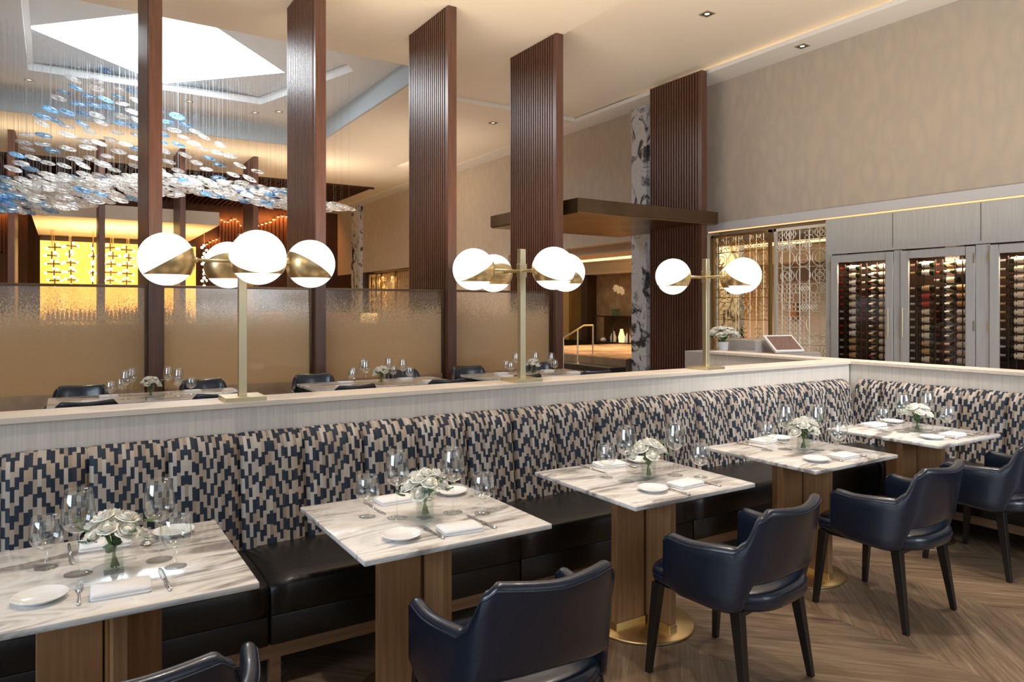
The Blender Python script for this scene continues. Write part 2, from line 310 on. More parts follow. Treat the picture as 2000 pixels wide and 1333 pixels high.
# ------------------------------------------------------------------ mesh helpers
class MB:
    def __init__(s): s.v = []; s.f = []; s.uv = {}
    def add(s, vs, fs):
        o = len(s.v); s.v += [tuple(v) for v in vs]; s.f += [tuple(i+o for i in f) for f in fs]; return s
    def box(s, x0, x1, y0, y1, z0, z1):
        return s.add([(x0,y0,z0),(x1,y0,z0),(x1,y1,z0),(x0,y1,z0),(x0,y0,z1),(x1,y0,z1),(x1,y1,z1),(x0,y1,z1)],
                     [(0,3,2,1),(4,5,6,7),(0,1,5,4),(1,2,6,5),(2,3,7,6),(3,0,4,7)])
    def frustum(s, p0, p1, a0, b0, a1, b1):
        "tapered square bar between two points: half sizes a (x), b (y) at each end"
        x, y, z = p0; X, Y, Z = p1
        return s.add([(x-a0,y-b0,z),(x+a0,y-b0,z),(x+a0,y+b0,z),(x-a0,y+b0,z),(X-a1,Y-b1,Z),(X+a1,Y-b1,Z),(X+a1,Y+b1,Z),(X-a1,Y+b1,Z)],
                     [(0,3,2,1),(4,5,6,7),(0,1,5,4),(1,2,6,5),(2,3,7,6),(3,0,4,7)])
    def tube(s, pts, r, n=8, caps=True):
        pts = [Vector(p) for p in pts]; rs = r if isinstance(r, (list, tuple)) else [r]*len(pts)
        vs = []; up = Vector((0,0,1))
        for i, p in enumerate(pts):
            t = (pts[min(i+1, len(pts)-1)]-pts[max(i-1, 0)]).normalized()
            a = t.cross(up)
            if a.length < .05: a = t.cross(Vector((1,0,0)))
            a.normalize(); b = a.cross(t)
            for k in range(n):
                an = 2*pi*k/n; vs.append(p+(a*cos(an)+b*sin(an))*rs[i])
        fs = [(i*n+k, i*n+(k+1) % n, (i+1)*n+(k+1) % n, (i+1)*n+k) for i in range(len(pts)-1) for k in range(n)]
        if caps: fs += [tuple(range(n))[::-1], tuple((len(pts)-1)*n+k for k in range(n))]
        return s.add(vs, fs)
    def lathe(s, prof, c=(0,0,0), n=32, closed=False):
        vs = []; fs = []; m = len(prof)
        for k in range(n):
            a = 2*pi*k/n
            for r, z in prof: vs.append((c[0]+r*cos(a), c[1]+r*sin(a), c[2]+z))
        rng = m if closed else m-1
        for k in range(n):
            for i in range(rng):
                j = (i+1) % m; fs.append((k*m+i, ((k+1) % n)*m+i, ((k+1) % n)*m+j, k*m+j))
        return s.add(vs, fs)
    def sphere(s, c, r, n=24, m=14, sc=(1,1,1), R=None):
        vs = []; fs = []
        for i in range(m+1):
            th = pi*i/m
            for k in range(n):
                v = Vector((sin(th)*cos(2*pi*k/n)*r*sc[0], sin(th)*sin(2*pi*k/n)*r*sc[1], cos(th)*r*sc[2]))
                if R: v = R @ v
                vs.append((c[0]+v.x, c[1]+v.y, c[2]+v.z))
        for i in range(m):
            for k in range(n): fs.append((i*n+k, (i+1)*n+k, (i+1)*n+(k+1) % n, i*n+(k+1) % n))
        return s.add(vs, fs)
    def ring(s, c, r, t, axis='x', n=24, q=4):
        vs = []; fs = []
        for k in range(n):
            a = 2*pi*k/n
            for j in range(q):
                b = 2*pi*j/q; rr = r+t*cos(b); h = t*sin(b)
                p = {'x': (h, rr*cos(a), rr*sin(a)), 'z': (rr*cos(a), rr*sin(a), h), 'y': (rr*cos(a), h, rr*sin(a))}[axis]
                vs.append((c[0]+p[0], c[1]+p[1], c[2]+p[2]))
        for k in range(n):
            for j in range(q): fs.append((k*q+j, ((k+1) % n)*q+j, ((k+1) % n)*q+(j+1) % q, k*q+(j+1) % q))
        return s.add(vs, fs)
    def grid(s, rows, close_u=False, uvs=None):
        "rows: list of lists of points"
        n = len(rows[0]); vs = [p for r in rows for p in r]; o = len(s.v)
        fs = [(i*n+k, i*n+(k+1) % n, (i+1)*n+(k+1) % n, (i+1)*n+k) for i in range(len(rows)-1) for k in range(n if close_u else n-1)]
        if uvs:
            fl = [u for r in uvs for u in r]
            for i, u in enumerate(fl): s.uv[o+i] = u
        return s.add(vs, fs)
    def prism(s, poly, z0, z1):
        n = len(poly)
        return s.add([(x,y,z0) for x,y in poly]+[(x,y,z1) for x,y in poly],
                     [tuple(range(n))[::-1], tuple(range(n, 2*n))]+[(i,(i+1) % n, n+(i+1) % n, n+i) for i in range(n)])
    def build(s, name, m, parent=None, smooth=False, bevel=0, seg=2, loc=None, merge=True):
        me = bpy.data.meshes.new(name); me.from_pydata(s.v, [], s.f); me.update()
        if s.uv:
            ul = me.uv_layers.new(name='UVMap')
            for lp in me.loops: ul.data[lp.index].uv = s.uv.get(lp.vertex_index, (0, 0))
        bm = bmesh.new(); bm.from_mesh(me)
        if merge and not s.uv: bmesh.ops.remove_doubles(bm, verts=bm.verts, dist=1e-5)
        bmesh.ops.recalc_face_normals(bm, faces=bm.faces)
        if bevel: bmesh.ops.bevel(bm, geom=[e for e in bm.edges], offset=bevel, segments=seg, affect='EDGES', profile=.5, clamp_overlap=True)
        bm.to_mesh(me); bm.free()
        if smooth:
            me.shade_smooth()
            if smooth != 'all': me.set_sharp_from_angle(angle=radians(40))
        me.materials.append(m)
        o = bpy.data.objects.new(name, me); COL.objects.link(o)
        if parent: o.parent = parent
        if loc: o.location = loc
        return o

def tag(o, label, cat, group=None, kind=None):
    if label: o['label'] = label
    if cat: o['category'] = cat
    if group: o['group'] = group
    if kind: o['kind'] = kind
    return o
def thing(name, label, cat, loc=(0,0,0), rz=0, group=None):
    o = bpy.data.objects.new(name, None); COL.objects.link(o); o.empty_display_size = .1
    o.location = loc; o.rotation_euler = (0, 0, rz)
    return tag(o, label, cat, group)
def struct(o): o['kind'] = 'structure'; return o
def dup(root, loc, rz=0, label=None, group=None):
    r = root.copy(); COL.objects.link(r); r.location = loc; r.rotation_euler = (0, 0, rz)
    if label: r['label'] = label
    if group: r['group'] = group
    for ch in list(root.children):
        c = ch.copy(); COL.objects.link(c); c.parent = r
        for g in list(ch.children):
            d = g.copy(); COL.objects.link(d); d.parent = c
    return r
CA, SA = cos(ANG), sin(ANG)
def onY(px, py, Y):          # a point of the photo on the upright plane at distance Y
    u = (px-1000)/F_PX; d = Y/(SA-u*CA); return Vector((d*(CA+u*SA), Y, EYE+(HOR-py)/F_PX*d))
def onX(px, py, X):
    u = (px-1000)/F_PX; d = X/(CA+u*SA); return Vector((X, d*(SA-u*CA), EYE+(HOR-py)/F_PX*d))
def onZ(px, py, Z):
    d = F_PX*(EYE-Z)/(py-HOR); r = (px-1000)/F_PX*d; return Vector((d*CA+r*SA, d*SA-r*CA, Z))

# ------------------------------------------------------------------ setting
XW = 10.8          # long wall on the right
ZC = 6.03          # ceiling
struct(MB().box(-12, 10.75, -7, 34, -.1, 0).build('floor', M['floor']))
struct(MB().box(10.75, 18, -7, 34, -.1, 0).build('floor_lobby', M['darkstone']))

# right wall above the openings, and below where it is solid
ZH = 3.13
struct(MB().box(XW, XW+.35, -7, 34, ZH, 6.6).build('wall_right', M['wallpaper']))
def onwall(px): return onX(px, 600, XW).y
yCab = onwall(1617); yScr = onwall(1385); yPil0, yPil1 = onwall(1273), onwall(1250)
struct(MB().box(XW, XW+.35, yScr+.05, yPil1, 0, ZH).build('wall_right_pier', M['tanwall']))
struct(MB().box(XW, XW+.35, 17.3, 24.2, 0, ZH).build('wall_right_far', M['tanwall']))
struct(MB().box(XW, XW+.35, 28.7, 34, 0, ZH).build('wall_right_end', M['walnut_dark']))
struct(MB().box(XW-.09, XW, -7, yScr, ZH-.01, ZH+.14).build('trim_1', flat('ledge_paint', (.56,.57,.60), .8)))
o = MB().box(XW-.05, XW-.005, -6, yScr-.02, ZH-.03, ZH-.012).build('cove_light', M['coolcove']); tag(o, 'thin warm light line under the ledge above the grey cabinets', 'light strip')

# ceilings
struct(MB().box(-12, 6.8, -7, 11.9, ZC, ZC+.06).build('ceiling', M['plaster']))
struct(MB().box(5.78, 6.8, 11.9, 24.6, ZC, ZC+.5).build('ceiling_strip', M['plaster']))
struct(MB().box(6.8, 10.25, 13.36, 24.6, ZC+.001, ZC+.6).build('ceiling_far_right', M['plaster']))
struct(MB().box(10.2, XW+.2, -7, 34, ZC-.01, ZC+.07).build('ceiling_soffit', M['plaster_cool']))
struct(MB().add([(6.1,8.8,ZC+.14),(10.9,8.8,ZC+.14),(10.9,13.35,ZC+.085),(6.1,13.35,ZC+.085),(6.1,8.8,ZC+.7),(10.9,8.8,ZC+.7),(10.9,13.35,ZC+.7),(6.1,13.35,ZC+.7)],
   [(0,3,2,1),(4,5,6,7),(0,1,5,4),(1,2,6,5),(2,3,7,6),(3,0,4,7)]).build('ceiling_tray', M['plaster']))
struct(MB().box(6.1, 10.9, -7, 8.8, ZC+.14, ZC+.7).build('ceiling_near', M['plaster']))
struct(MB().box(-12, 5.775, 19.51, 24.6, ZC, ZC+.5).build('ceiling_bar', M['plaster']))
# atrium recess: side walls and its ceiling around the skylight
ZR = 6.55
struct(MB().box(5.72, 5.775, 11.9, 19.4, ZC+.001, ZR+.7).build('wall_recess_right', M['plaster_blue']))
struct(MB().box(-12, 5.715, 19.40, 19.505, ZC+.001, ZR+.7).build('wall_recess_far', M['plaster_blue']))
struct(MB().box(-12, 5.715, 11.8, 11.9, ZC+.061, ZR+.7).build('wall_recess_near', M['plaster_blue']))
sky_px = [(47,52),(290,24),(413,47),(558,143),(318,165)]
sk = [onZ(x, y, 6.78) for x, y in sky_px]
scn = sum(sk, Vector((0,0,0)))/5
area('skylight_daylight', (scn.x, scn.y, 6.76), (scn.x, scn.y, 0), 2.4, 1.9, 230, (.84, .93, 1))
outer = [onZ(x, y, ZR) for x, y in [(55,132),(38,-30),(640,-20),(690,134),(510,200)]]
outer = [outer[0], outer[1], outer[2], outer[3], outer[4]]
# facet ring between ceiling level and the raised skylight
mb = MB()
outer = [Vector((min(p.x, 5.7), min(max(p.y, 11.95), 19.35), ZR+.08)) for p in outer]
mb.add([tuple(p) for p in outer]+[tuple(p) for p in sk], [(i, (i+1) % 5, 5+(i+1) % 5, 5+i) for i in range(5)])
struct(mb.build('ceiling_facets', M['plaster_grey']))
# flat recess ceiling with a hole: quads from the outer ring to a big rectangle
rect = [Vector((-12,19.4,ZR)), Vector((-12,11.9,ZR)), Vector((4.0,11.9,ZR)), Vector((5.76,11.9,ZR)), Vector((5.76,19.4,ZR))]
from mathutils.geometry import tessellate_polygon
rect = [Vector((-12,11.9,ZR-.05)), Vector((5.76,11.9,ZR-.05)), Vector((5.76,19.4,ZR-.05)), Vector((-12,19.4,ZR-.05))]
cxo = sum(p.x for p in outer)/5; cyo = sum(p.y for p in outer)/5
oo = [Vector((min(p.x, 5.7), min(max(p.y, 11.95), 19.35), ZR-.05)) for p in outer]
tri_ = tessellate_polygon([rect, oo]); allv = rect+oo
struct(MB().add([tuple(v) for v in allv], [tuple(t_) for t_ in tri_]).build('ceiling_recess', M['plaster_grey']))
mr = MB(); inn = [p+(Vector((cxo, cyo, p.z))-p)*.035 for p in oo]
mr.add([tuple(p) for p in oo]+[tuple(p+Vector((0,0,.13))) for p in oo]+[tuple(p+Vector((0,0,.13))) for p in inn], [(i,(i+1)%5,5+(i+1)%5,5+i) for i in range(5)]+[(5+i,5+(i+1)%5,10+(i+1)%5,10+i) for i in range(5)])
struct(mr.build('trim_skylight', M['plaster_cool']))
o = MB().add([tuple(p+Vector((0,0,.01))) for p in sk], [tuple(range(5))]).build('window_1', M['sky']); struct(o)

# cove light strips along the tray
for nm, b, lb in (('cove_light', (6.30,6.36,-6,11.5,ZC+.062,ZC+.08), 'warm cove light line along the left edge of the ceiling tray'),
              ('cove_light', (10.5,10.56,-6,11.5,ZC+.072,ZC+.085), 'warm cove light line above the soffit of the right wall'),):
    tag(MB().box(*b).build(nm, M['cove']), lb, 'light strip')

# end wall of the bar and side walls
struct(MB().box(-12, -1.15, 32.3, 32.5, 0, 6.3).build('wall_bar_left', M['barwood']))
struct(MB().box(4.35, XW, 32.3, 32.5, 0, 6.3).build('wall_bar_right', M['barwood']))
struct(MB().box(-12, XW, 33.6, 33.9, 0, 6.6).build('wall_far', M['barwood']))
struct(MB().box(-12.2, -12, -7, 34, 0, 6.6).build('wall_left', M['tanwall']))

# slatted dark ceiling over the bar
t = thing('slatted_ceiling', 'dark brown slatted timber ceiling panel hanging over the bar', 'ceiling panel', (0, 24.62, ZC-.06))
mb = MB()
mb.box(-12, 9.6, 0, 7.6, .3, .35); mb.build('backing_panel', M['walnut_dark'], t)
struct(MB().box(9.6, 10.2, 24.62, 33.5, ZC, ZC+.5).build('ceiling_bar_edge', M['plaster']))
mb = MB(); x = -12
mb.box(-12, 9.6, 0, .06, 0, .3)
while x < 9.55:
    mb.box(x, x+.06, .06, 7.6, 0, .299); x += .2
mb.build('slats', M['barwood'], t)
# timber slat drops left behind the chandelier
# illuminated bar niche
t = thing('bar_canopy', 'pale slab canopy with glowing underside over the back bar', 'canopy', (1.7, 23.3, 4.15))
MB().box(-2.45, 2.35, 0, 6.6, .02, .42).build('slab', M['creamwall'], t)
amb = area('bar_niche_light', (1.7, 25.4, 2.2), (1.7, 26.4, 4.4), 4, 1.5, 300, (1, .60, .22))
t = thing('back_bar', 'tall glowing amber onyx wall behind the bar bottles', 'bar wall', (1.7, 29.6, 0))
MB().box(-2.4, 2.6, 0, .1, 0, 3.98).build('onyx_panel', M['amber'], t)
MB().box(-2.4, 2.6, -.05, .1, 3.98, 4.12).build('dark_rail', M['walnut_dark'], t)
MB().box(-2.3, 2.5, -.5, -.02, 1.15, 1.2).build('shelf', M['counter'], t)
MB().box(-2.3, 2.5, -.7, -.02, 0, .9).build('cabinet_base', M['barwood'], t)
# bottles on the back bar
bt = MB().lathe([(0,0),(.045,0),(.045,.2),(.018,.26),(.016,.34),(0,.34)], n=8)
for i in range(34):
    o = bt.build('spirit_bottle', M['stem'] if i == 0 else M['stem']) if i == 0 else None
    if i == 0: b0 = o; b0.data.materials[0] = flat('amber_spirit', (.35,.12,.03), .2); o = b0
    else: o = b0.copy(); COL.objects.link(o)
    o.location = (-.45+i*.135, 29.25, 1.2); sc = .95+random.random()*.35; o.scale = (sc, sc, sc)
    tag(o, 'small spirit bottle standing in front of the glowing amber bar wall', 'bottle', 'spirit bottles on the back bar')
# bar counter
t = thing('bar_counter', 'long stone bar counter in front of the amber wall', 'bar', (1.5, 26.3, 0))
MB().box(-3.2, 2.9, 0, .6, 0, 1.02).build('body', M['barwood'], t)
MB().box(-3.3, 3.0, -.08, .65, 1.02, 1.08).build('counter_top', M['counter'], t)
def stool(x):
    s = thing('bar_stool', 'orange bar stool pulled up to the counter, seen blurred through speckled glass', 'stool', (x, 25.7, 0), 0, 'stools at the bar')
    MB().lathe([(0,.72),(.19,.72),(.2,.76),(.19,.82),(0,.83)], n=16).build('seat', M['orange'], s, True)
    MB().tube([(0,0,.02),(0,0,.72)], .025).lathe([(0,0),(.2,0),(.2,.02),(0,.03)], n=16).build('base', M['brass'], s, True)
    return s
st0 = stool(-.9)
for x in (-.1, .7, 1.5, 2.3, 3.1): dup(st0, (x, 25.7, 0))
# orange booths to the right of the bar
for i, (x0, x1) in enumerate(((5.0, 6.7), (7.0, 9.2))):
    t = thing('booth_sofa', ('orange booth sofa right of the bar, nearer to the amber wall', 'orange booth sofa right of the bar, nearer to the long wall')[i], 'sofa', (x0, 25.0, 0))
    MB().box(0, x1-x0, 0, .7, 0, .45).build('seat', M['orange'], t, bevel=.04)
    MB().box(0, x1-x0, .6, .85, 0, 1.45).build('backrest', M['orange'], t, bevel=.04)
for (x, y, lb) in ((7.0, 24.6, 'small lit table lamp between the two orange booths'), (8.6, 22.5, 'lit square table lamp near the end of the long wall')):
    p = (x, y, 0)
    t = thing('table_lamp', lb, 'lamp', p)
    MB().lathe([(0,0),(.35,0),(.35,.02),(.03,.04),(.03,.7),(.35,.72),(.35,.75),(0,.75)], n=20).build('side_table', M['barwood'], t)
    MB().tube([(0,0,.75),(0,0,1.15)], .02).build('stem', M['brass'], t)
    MB().box(-.22, .22, -.22, .22, 1.12, 1.45).build('shade', M['lampshade'], t)

# wavy amber lit timber boards on the bar wall
M['wavewood'] = wood('amber_lit_timber', (.16,.075,.035), (.28,.14,.07), 'z', .8, .5, .3)
def wavy(lab, pts, n, h, Y):
    t = thing('wavy_slat_panel', lab, 'wall panel', (0,0,0))
    mb = MB(); x0, x1 = pts[0][0], pts[-1][0]; pitch = (x1-x0)/(n-1); zs = []
    for i in range(n):
        x = x0+pitch*i
        for a, b in zip(pts, pts[1:]):
            if a[0]-1e-6 <= x <= b[0]+1e-6: k = (x-a[0])/(b[0]-a[0]); k = (1-cos(pi*k))/2; z = a[1]+(b[1]-a[1])*k; break
        zs.append(z); mb.box(x-.03, x+.03, Y-.22, Y, z-h-.35, z+.03)
    mb.build('boards', M['barwood'], t)
    bk = MB(); st = MB()
    for i in range(n-1):
        z = (zs[i]+zs[i+1])/2; xa, xb = x0+pitch*i+.03, x0+pitch*(i+1)-.03
        bk.box(xa, xb, Y-.03, Y, z-h-.3, z-.02); st.box(xa+.005, xb-.005, Y-.15, Y-.05, z-.05, z-.03)
    bk.build('back_boards', M['wavewood'], t); st.build('light_strip', M['orangeglow'], t)
    zm = sum(zs)/len(zs); area('wavy_panel_light', ((x0+x1)/2, Y-.55, zm+.1), ((x0+x1)/2, Y, zm-.5), x1-x0, .1, 26*(x1-x0), (1, .34, .08))
P = lambda x, y, Y=32.25: (onY(x, y, Y).x, onY(x, y, Y).z)
wavy('wavy timber slats lit amber right of the bar canopy', [P(428,427),P(441,434),P(456,426),P(478,448)], 9, 1.2, 32.28)
wavy('wavy timber slats lit amber left of the second tall fin', [P(498,440),P(525,434),P(545,421),P(600,430)], 14, 1.2, 32.28)
wavy('lowest wavy timber slats lit amber behind the nearest globe lamp', [P(400,478),P(412,470),P(425,466)], 5, .5, 32.28)
wavy('wavy timber slats glowing amber at the far left edge', [P(-30,420),P(-10,400),P(8,415),P(24,408)], 8, 1.2, 32.28)

# bar pendants: clusters of little bulbs on crossed bars
def pendant():
    t = thing('cluster_pendant', None, 'pendant lamp', (0,0,0))
    w_ = MB(); br = MB(); rr = random.Random(3); b_ = None
    for k in range(3):
        x = rr.uniform(-.14,.14); w_.tube([(x, 0, .585), (x, 0, 0)], .008, 4)
    def bulb(p):
        nonlocal b_
        if b_ is None: b_ = MB().sphere((0,0,0), .045, 8, 6).build('bulb', M['bulb'], t, 'all'); o = b_
        else: o = b_.copy(); COL.objects.link(o)
        o.location = p
    z = 0
    for k in range(5):
        cx_ = rr.uniform(-.12, .12); L_ = rr.uniform(.16, .26); a = rr.uniform(-.3, .3)
        br.tube([(cx_-L_*cos(a), -L_*sin(a), z), (cx_+L_*cos(a), L_*sin(a), z)], .022, 5)
        br.tube([(cx_, 0, z-.14), (cx_, 0, z+.14)], .022, 5)
        for q in (-1, 1): bulb((cx_+q*L_*cos(a), q*L_*sin(a), z+rr.uniform(-.03,.03)))
        bulb((cx_, 0, z-.16)); bulb((cx_+.1, 0, z+.1))
        z -= .27
    w_.build('wires', M['brass'], t); br.build('crossbars', M['walnut_dark'], t)
    return t
pn = pendant()
for i, (px, py, lb) in enumerate(((105,505,'leftmost bulb cluster pendant against the amber wall'), (138,498,'second bulb cluster pendant from the left over the bar'), (182,508,'bulb cluster pendant just left of the thin far fin'),
        (216,502,'bulb cluster pendant just right of the thin far fin'), (250,512,'bulb cluster pendant close to the nearest tall fin'), (385,508,'bulb cluster pendant partly hidden behind the nearest globe lamp'))):
    p = onY(px, py, 27.0); p.z = 3.60; p.y += (.5, -.4, .3, -.3, .4, -1.5)[i]
    if i == 0: pn.location = p; pn['label'] = lb; pn['group'] = 'bulb cluster pendants over the bar'
    else: dup(pn, p, i*.9, lb, 'bulb cluster pendants over the bar')

# ------------------------------------------------------------------ tall slatted fins
YF = 9.2
def make_fin():
    t = thing('slatted_fin', None, 'column', (0,0,0))
    D_ = 1.40
    MB().box(-.034, .034, .1, D_, 0, ZC-.002).build('core', M['walnut_dark'], t)
    MB().box(-.07, .07, 0, .1, 0, ZC-.002).build('end_board', M['walnut'], t, bevel=.004)
    mb = MB(); n = 19
    for k in range(n):
        y = .118+k*(D_-.12)/n
        for sx in (-1, 1): mb.box(min(sx*.03, sx*.078), max(sx*.03, sx*.078), y, y+.034, 0, ZC-.002)
    mb.build('slats', M['walnut'], t)
    return t
fin0 = make_fin()
fins = [(.905,'floor to ceiling walnut slatted fin nearest the glass chandelier, behind the leftmost globe lamp'),(2.85,'walnut slatted fin directly right of the first globe lamp'),
        (4.79,'walnut slatted fin in the middle, left of the second globe lamp'),(6.725,'walnut slatted fin behind the second globe lamp, at the canopy end'),(10.04,'walnut slatted fin next to the patterned right wall and the gold screen')]
for i, (x, lb) in enumerate(fins):
    if i == 0: fin0.location = (x, YF, 0); fin0['label'] = lb; fin0['group'] = 'near row of slatted fins'
    else: dup(fin0, (x, YF, 0), 0, lb, 'near row of slatted fins')
for x, lb in ((-3.1,'far slatted fin outside the left edge'),(-1.1,'far walnut fin at the left end of the bar row'),(.84,'far walnut fin in front of the amber bar wall, second in its row'),(2.78,'far walnut fin behind the right end of the bar canopy'),(4.72,'far walnut fin behind the front globe of the nearest lamp'),):
    dup(fin0, (x, 21.4, 0), 0, lb, 'far row of slatted fins')

# speckled glass screens between the fins with bronze rails
def glass_screen(x0, x1, lab):
    t = thing('speckled_glass_screen', lab, 'glass screen', (x0, YF+.16, 0))
    MB().box(.02, x1-x0-.02, -.006, .006, .66, 1.86).build('glass_pane', M['frit'], t)
    MB().box(0, x1-x0, -.03, .03, 1.86, 1.89).build('rail', M['bronze'], t, bevel=.004)
    for s in (0, 1): MB().box((.0, x1-x0-.03)[s], (.03, x1-x0)[s], -.035, .035, .0, 1.875).build('post', M['bronze'], t)
    MB().box(.03, x1-x0-.03, -.05, .5, 0, .66).build('plinth', M['kerb'], t)
glass_screen(-1.2, .83, 'speckled bronze glass screen at the left, under the amber bar')
glass_screen(-3.4, -1.22, 'speckled bronze glass screen beyond the left edge')
glass_screen(.98, 2.775, 'speckled bronze glass screen behind the first globe lamp')
glass_screen(2.925, 4.715, 'speckled bronze glass screen between the second and third fins')
glass_screen(4.865, 6.65, 'speckled bronze glass screen behind the second globe lamp')

# bronze canopy over the lobby entry
t = thing('bronze_canopy', 'flat dark bronze canopy between the fourth fin and the right wall', 'canopy', (0,0,0))
zb = 3.17
MB().box(7.03, 10.33, 9.13, 11.9, zb+.02, zb+.24).build('fascia', M['bronze'], t)
MB().box(7.05, 10.31, 9.15, 11.88, zb, zb+.02).build('soffit_panel', M['bronze_under'], t)

# marble pilasters
t = tag(MB().box(XW-.16, XW-.002, yPil0, yPil1+.1, 0, ZC-.012).build('marble_pilaster', M['marble_dark']), 'white and blue-black veined marble pilaster beside the lobby opening', 'pilaster')
t = tag(MB().box(XW-.16, XW-.002, 29.0, 30.0, 0, ZC-.012).build('marble_pilaster', M['marble_dark']), 'grey marble pilaster at the far end of the long wall', 'pilaster')

# ------------------------------------------------------------------ lobby behind the right wall
struct(MB().box(XW+.35, 18, 5.5, 24, 3.35, 3.5).build('ceiling_lobby', M['creamwall']))
struct(MB().box(XW+.35, XW+1.3, 5.5, 24, 2.95, 3.35).build('ceiling_lobby_header', M['tanwall']))
struct(MB().box(15.0, 15.6, 5.5, 24, 2.75, 3.35).build('ceiling_lobby_beam', M['creamwall']))
struct(MB().box(16.6, 16.8, 5.5, 24, 0, 3.4).build('wall_lobby_back', M['tanwall']))
struct(MB().box(XW+.35, 18, 23.2, 23.4, 0, 3.4).build('wall_lobby_side', M['creamwall']))
struct(MB().box(XW+.35, 18, 5.3, 5.5, 0, 3.4).build('wall_lobby_near', M['marble_dark']))
for i,(x0,x1,y0,y1,lb) in enumerate(((12.3,12.5,6.2,22,'glowing cove line in the lobby ceiling, nearer to the wall opening'),(14.2,14.4,6.2,22,'glowing cove line in the lobby ceiling, farther from the wall opening'))):
    tag(MB().box(x0,x1,y0,y1,3.26,3.3).build('cove_light', M['cove2']), lb, 'light strip')
for i,(x,lb) in enumerate(((12.75,'drop panel of the lobby ceiling beside the first cove line'),(14.65,'drop panel of the lobby ceiling beside the second cove line'))):
    struct(MB().box(x-.2, x+.9 if i == 0 else x+.3, 6, 22, 3.12, 3.2).build('ceiling_lobby_panel', M['creamwall']))
# raised lobby floor with stairs
struct(MB().box(XW-.3, 16.6, 11.9, 17.2, .0, .48).build('floor_platform', M['brownstone']))
struct(MB().box(XW-.25, 16.6, 11.9, 17.0, .48, .5).build('floor_carpet', M['carpet']))
for k in range(2):
    struct(MB().box(XW-1.3+.5*k, XW-.3, 11.9, 16.5, .155*k, .155*(k+1)).build('floor_step', M['darkstone']))
# textured bronze wall panel, console and orchid
c0 = onX(1165, 700, 15.6); c1 = onX(1262, 700, 15.6)
tag(MB().box(15.6, 15.75, min(c0.y,c1.y)-1, max(c0.y,c1.y), .5, 2.74).build('wall_panel', flat('bronze_wallcovering', (.42,.31,.22), .6, .1, var=.3, vscale=2.5)), 'mottled bronze wall panel behind the lobby console', 'wall panel')
yb = max(c0.y, c1.y)
tag(MB().box(15.2, 15.75, yb, yb+.35, .49, 2.75).build('dark_jamb', M['walnut_dark']), 'dark timber jamb left of the mottled bronze wall', 'door jamb')
tag(MB().box(15.3, 15.6, yb+.35, yb+1.05, .49, 2.75).build('bronze_lift_door', M['bronze_under']), 'tall bronze lift door left of the dark jamb', 'lift door')
tag(MB().box(15.2, 15.5, yb+1.05, yb+1.7, .49, 2.75).build('bronze_lift_surround', M['brass']), 'brass lift surround beyond the stair rail', 'door surround')
tag(MB().box(15.2, 15.5, yb+1.7, yb+6, .49, 2.75).build('wall_panel', M['creamwall']), 'cream wall panel at the left of the lobby, above a dark skirting', 'wall panel')
tag(MB().box(15.15, 15.2, yb+1.7, yb+6, .49, .8).build('dark_skirting', M['darkstone']), 'dark stone skirting of the cream lobby wall', 'skirting')
tag(MB().box(15.16, 15.2, yb+2.0, yb+2.22, 1.7, 1.85).build('small_sign', M['walnut_dark']), 'small dark sign plate on the cream lobby wall', 'sign')
ya = onX(1237, 640, 15.0).y; ybb = onX(1170, 640, 15.0).y
t = thing('console_table', 'black open-framed console table under the orchid in the lobby', 'console table', (14.8, min(ya, ybb), .49))
Lc = abs(ybb-ya)
MB().box(0, .45, 0, Lc, .84, .88).build('top', M['darkstone'], t); MB().box(0, .45, 0, Lc, .0, .04).build('lower_shelf', M['darkstone'], t)
for y in (0, Lc*.45, Lc-.04):
    for x in (0, .41): MB().box(x, x+.04, y, y+.04, 0, .86).build('leg', M['darkstone'], t)
MB().box(.38, .44, .04, Lc-.04, .04, .84).build('back_panel', M['bronze'], t)
for (y, h, m_, lb) in ((.25,.30,'whitepot','pale vase on the console shelf, right of the glowing one'),(.55,.42,'lampshade','orange lit lantern on the lower shelf of the black console'),(.95,.34,'whitepot','cream figure on the shelf of the black console'),(1.45,.12,'linen','stack of pale books on the console shelf at its left end')):
    tag(MB().lathe([(0,0),(.09,0),(.11,h*.4),(.05,h*.9),(.05,h),(0,h)], (15.0, min(ya,ybb)+y, .53), n=14).build('shelf_ornament', M[m_], None, True), lb, 'ornament')
t = thing('potted_orchid', 'white orchid in a green pot on the black lobby console', 'plant', (15.0, (ya+ybb)/2, 1.37))
MB().lathe([(0,0),(.09,0),(.13,.16),(.12,.17),(0,.15)], n=16).build('pot', M['green2'], t, True)
MB().tube([(0,0,.1),(0,.05,.4),(0,.02,.7),(0,-.12,.85),(0,-.3,.8)], .012, 6).build('stem', M['stem'], t)
mb = MB()
for k in range(6):
    a = k/5; c = (0, .02-.34*a, .88-.1*a+.03*sin(k*2)); 
    for q in range(5): mb.sphere((c[0], c[1]+.07*cos(q*1.257), c[2]+.07*sin(q*1.257)), .05, 8, 5, (.3,1,1))
mb.build('blossoms', M['petal'], t, 'all')
mb = MB()
for k in range(5):
    a = k*1.3; mb.sphere((.08*cos(a), .1*sin(a), .2), .11, 8, 6, (.35+.65*abs(cos(a)), .35+.65*abs(sin(a)), .2))
mb.build('leaves', M['green'], t, 'all')
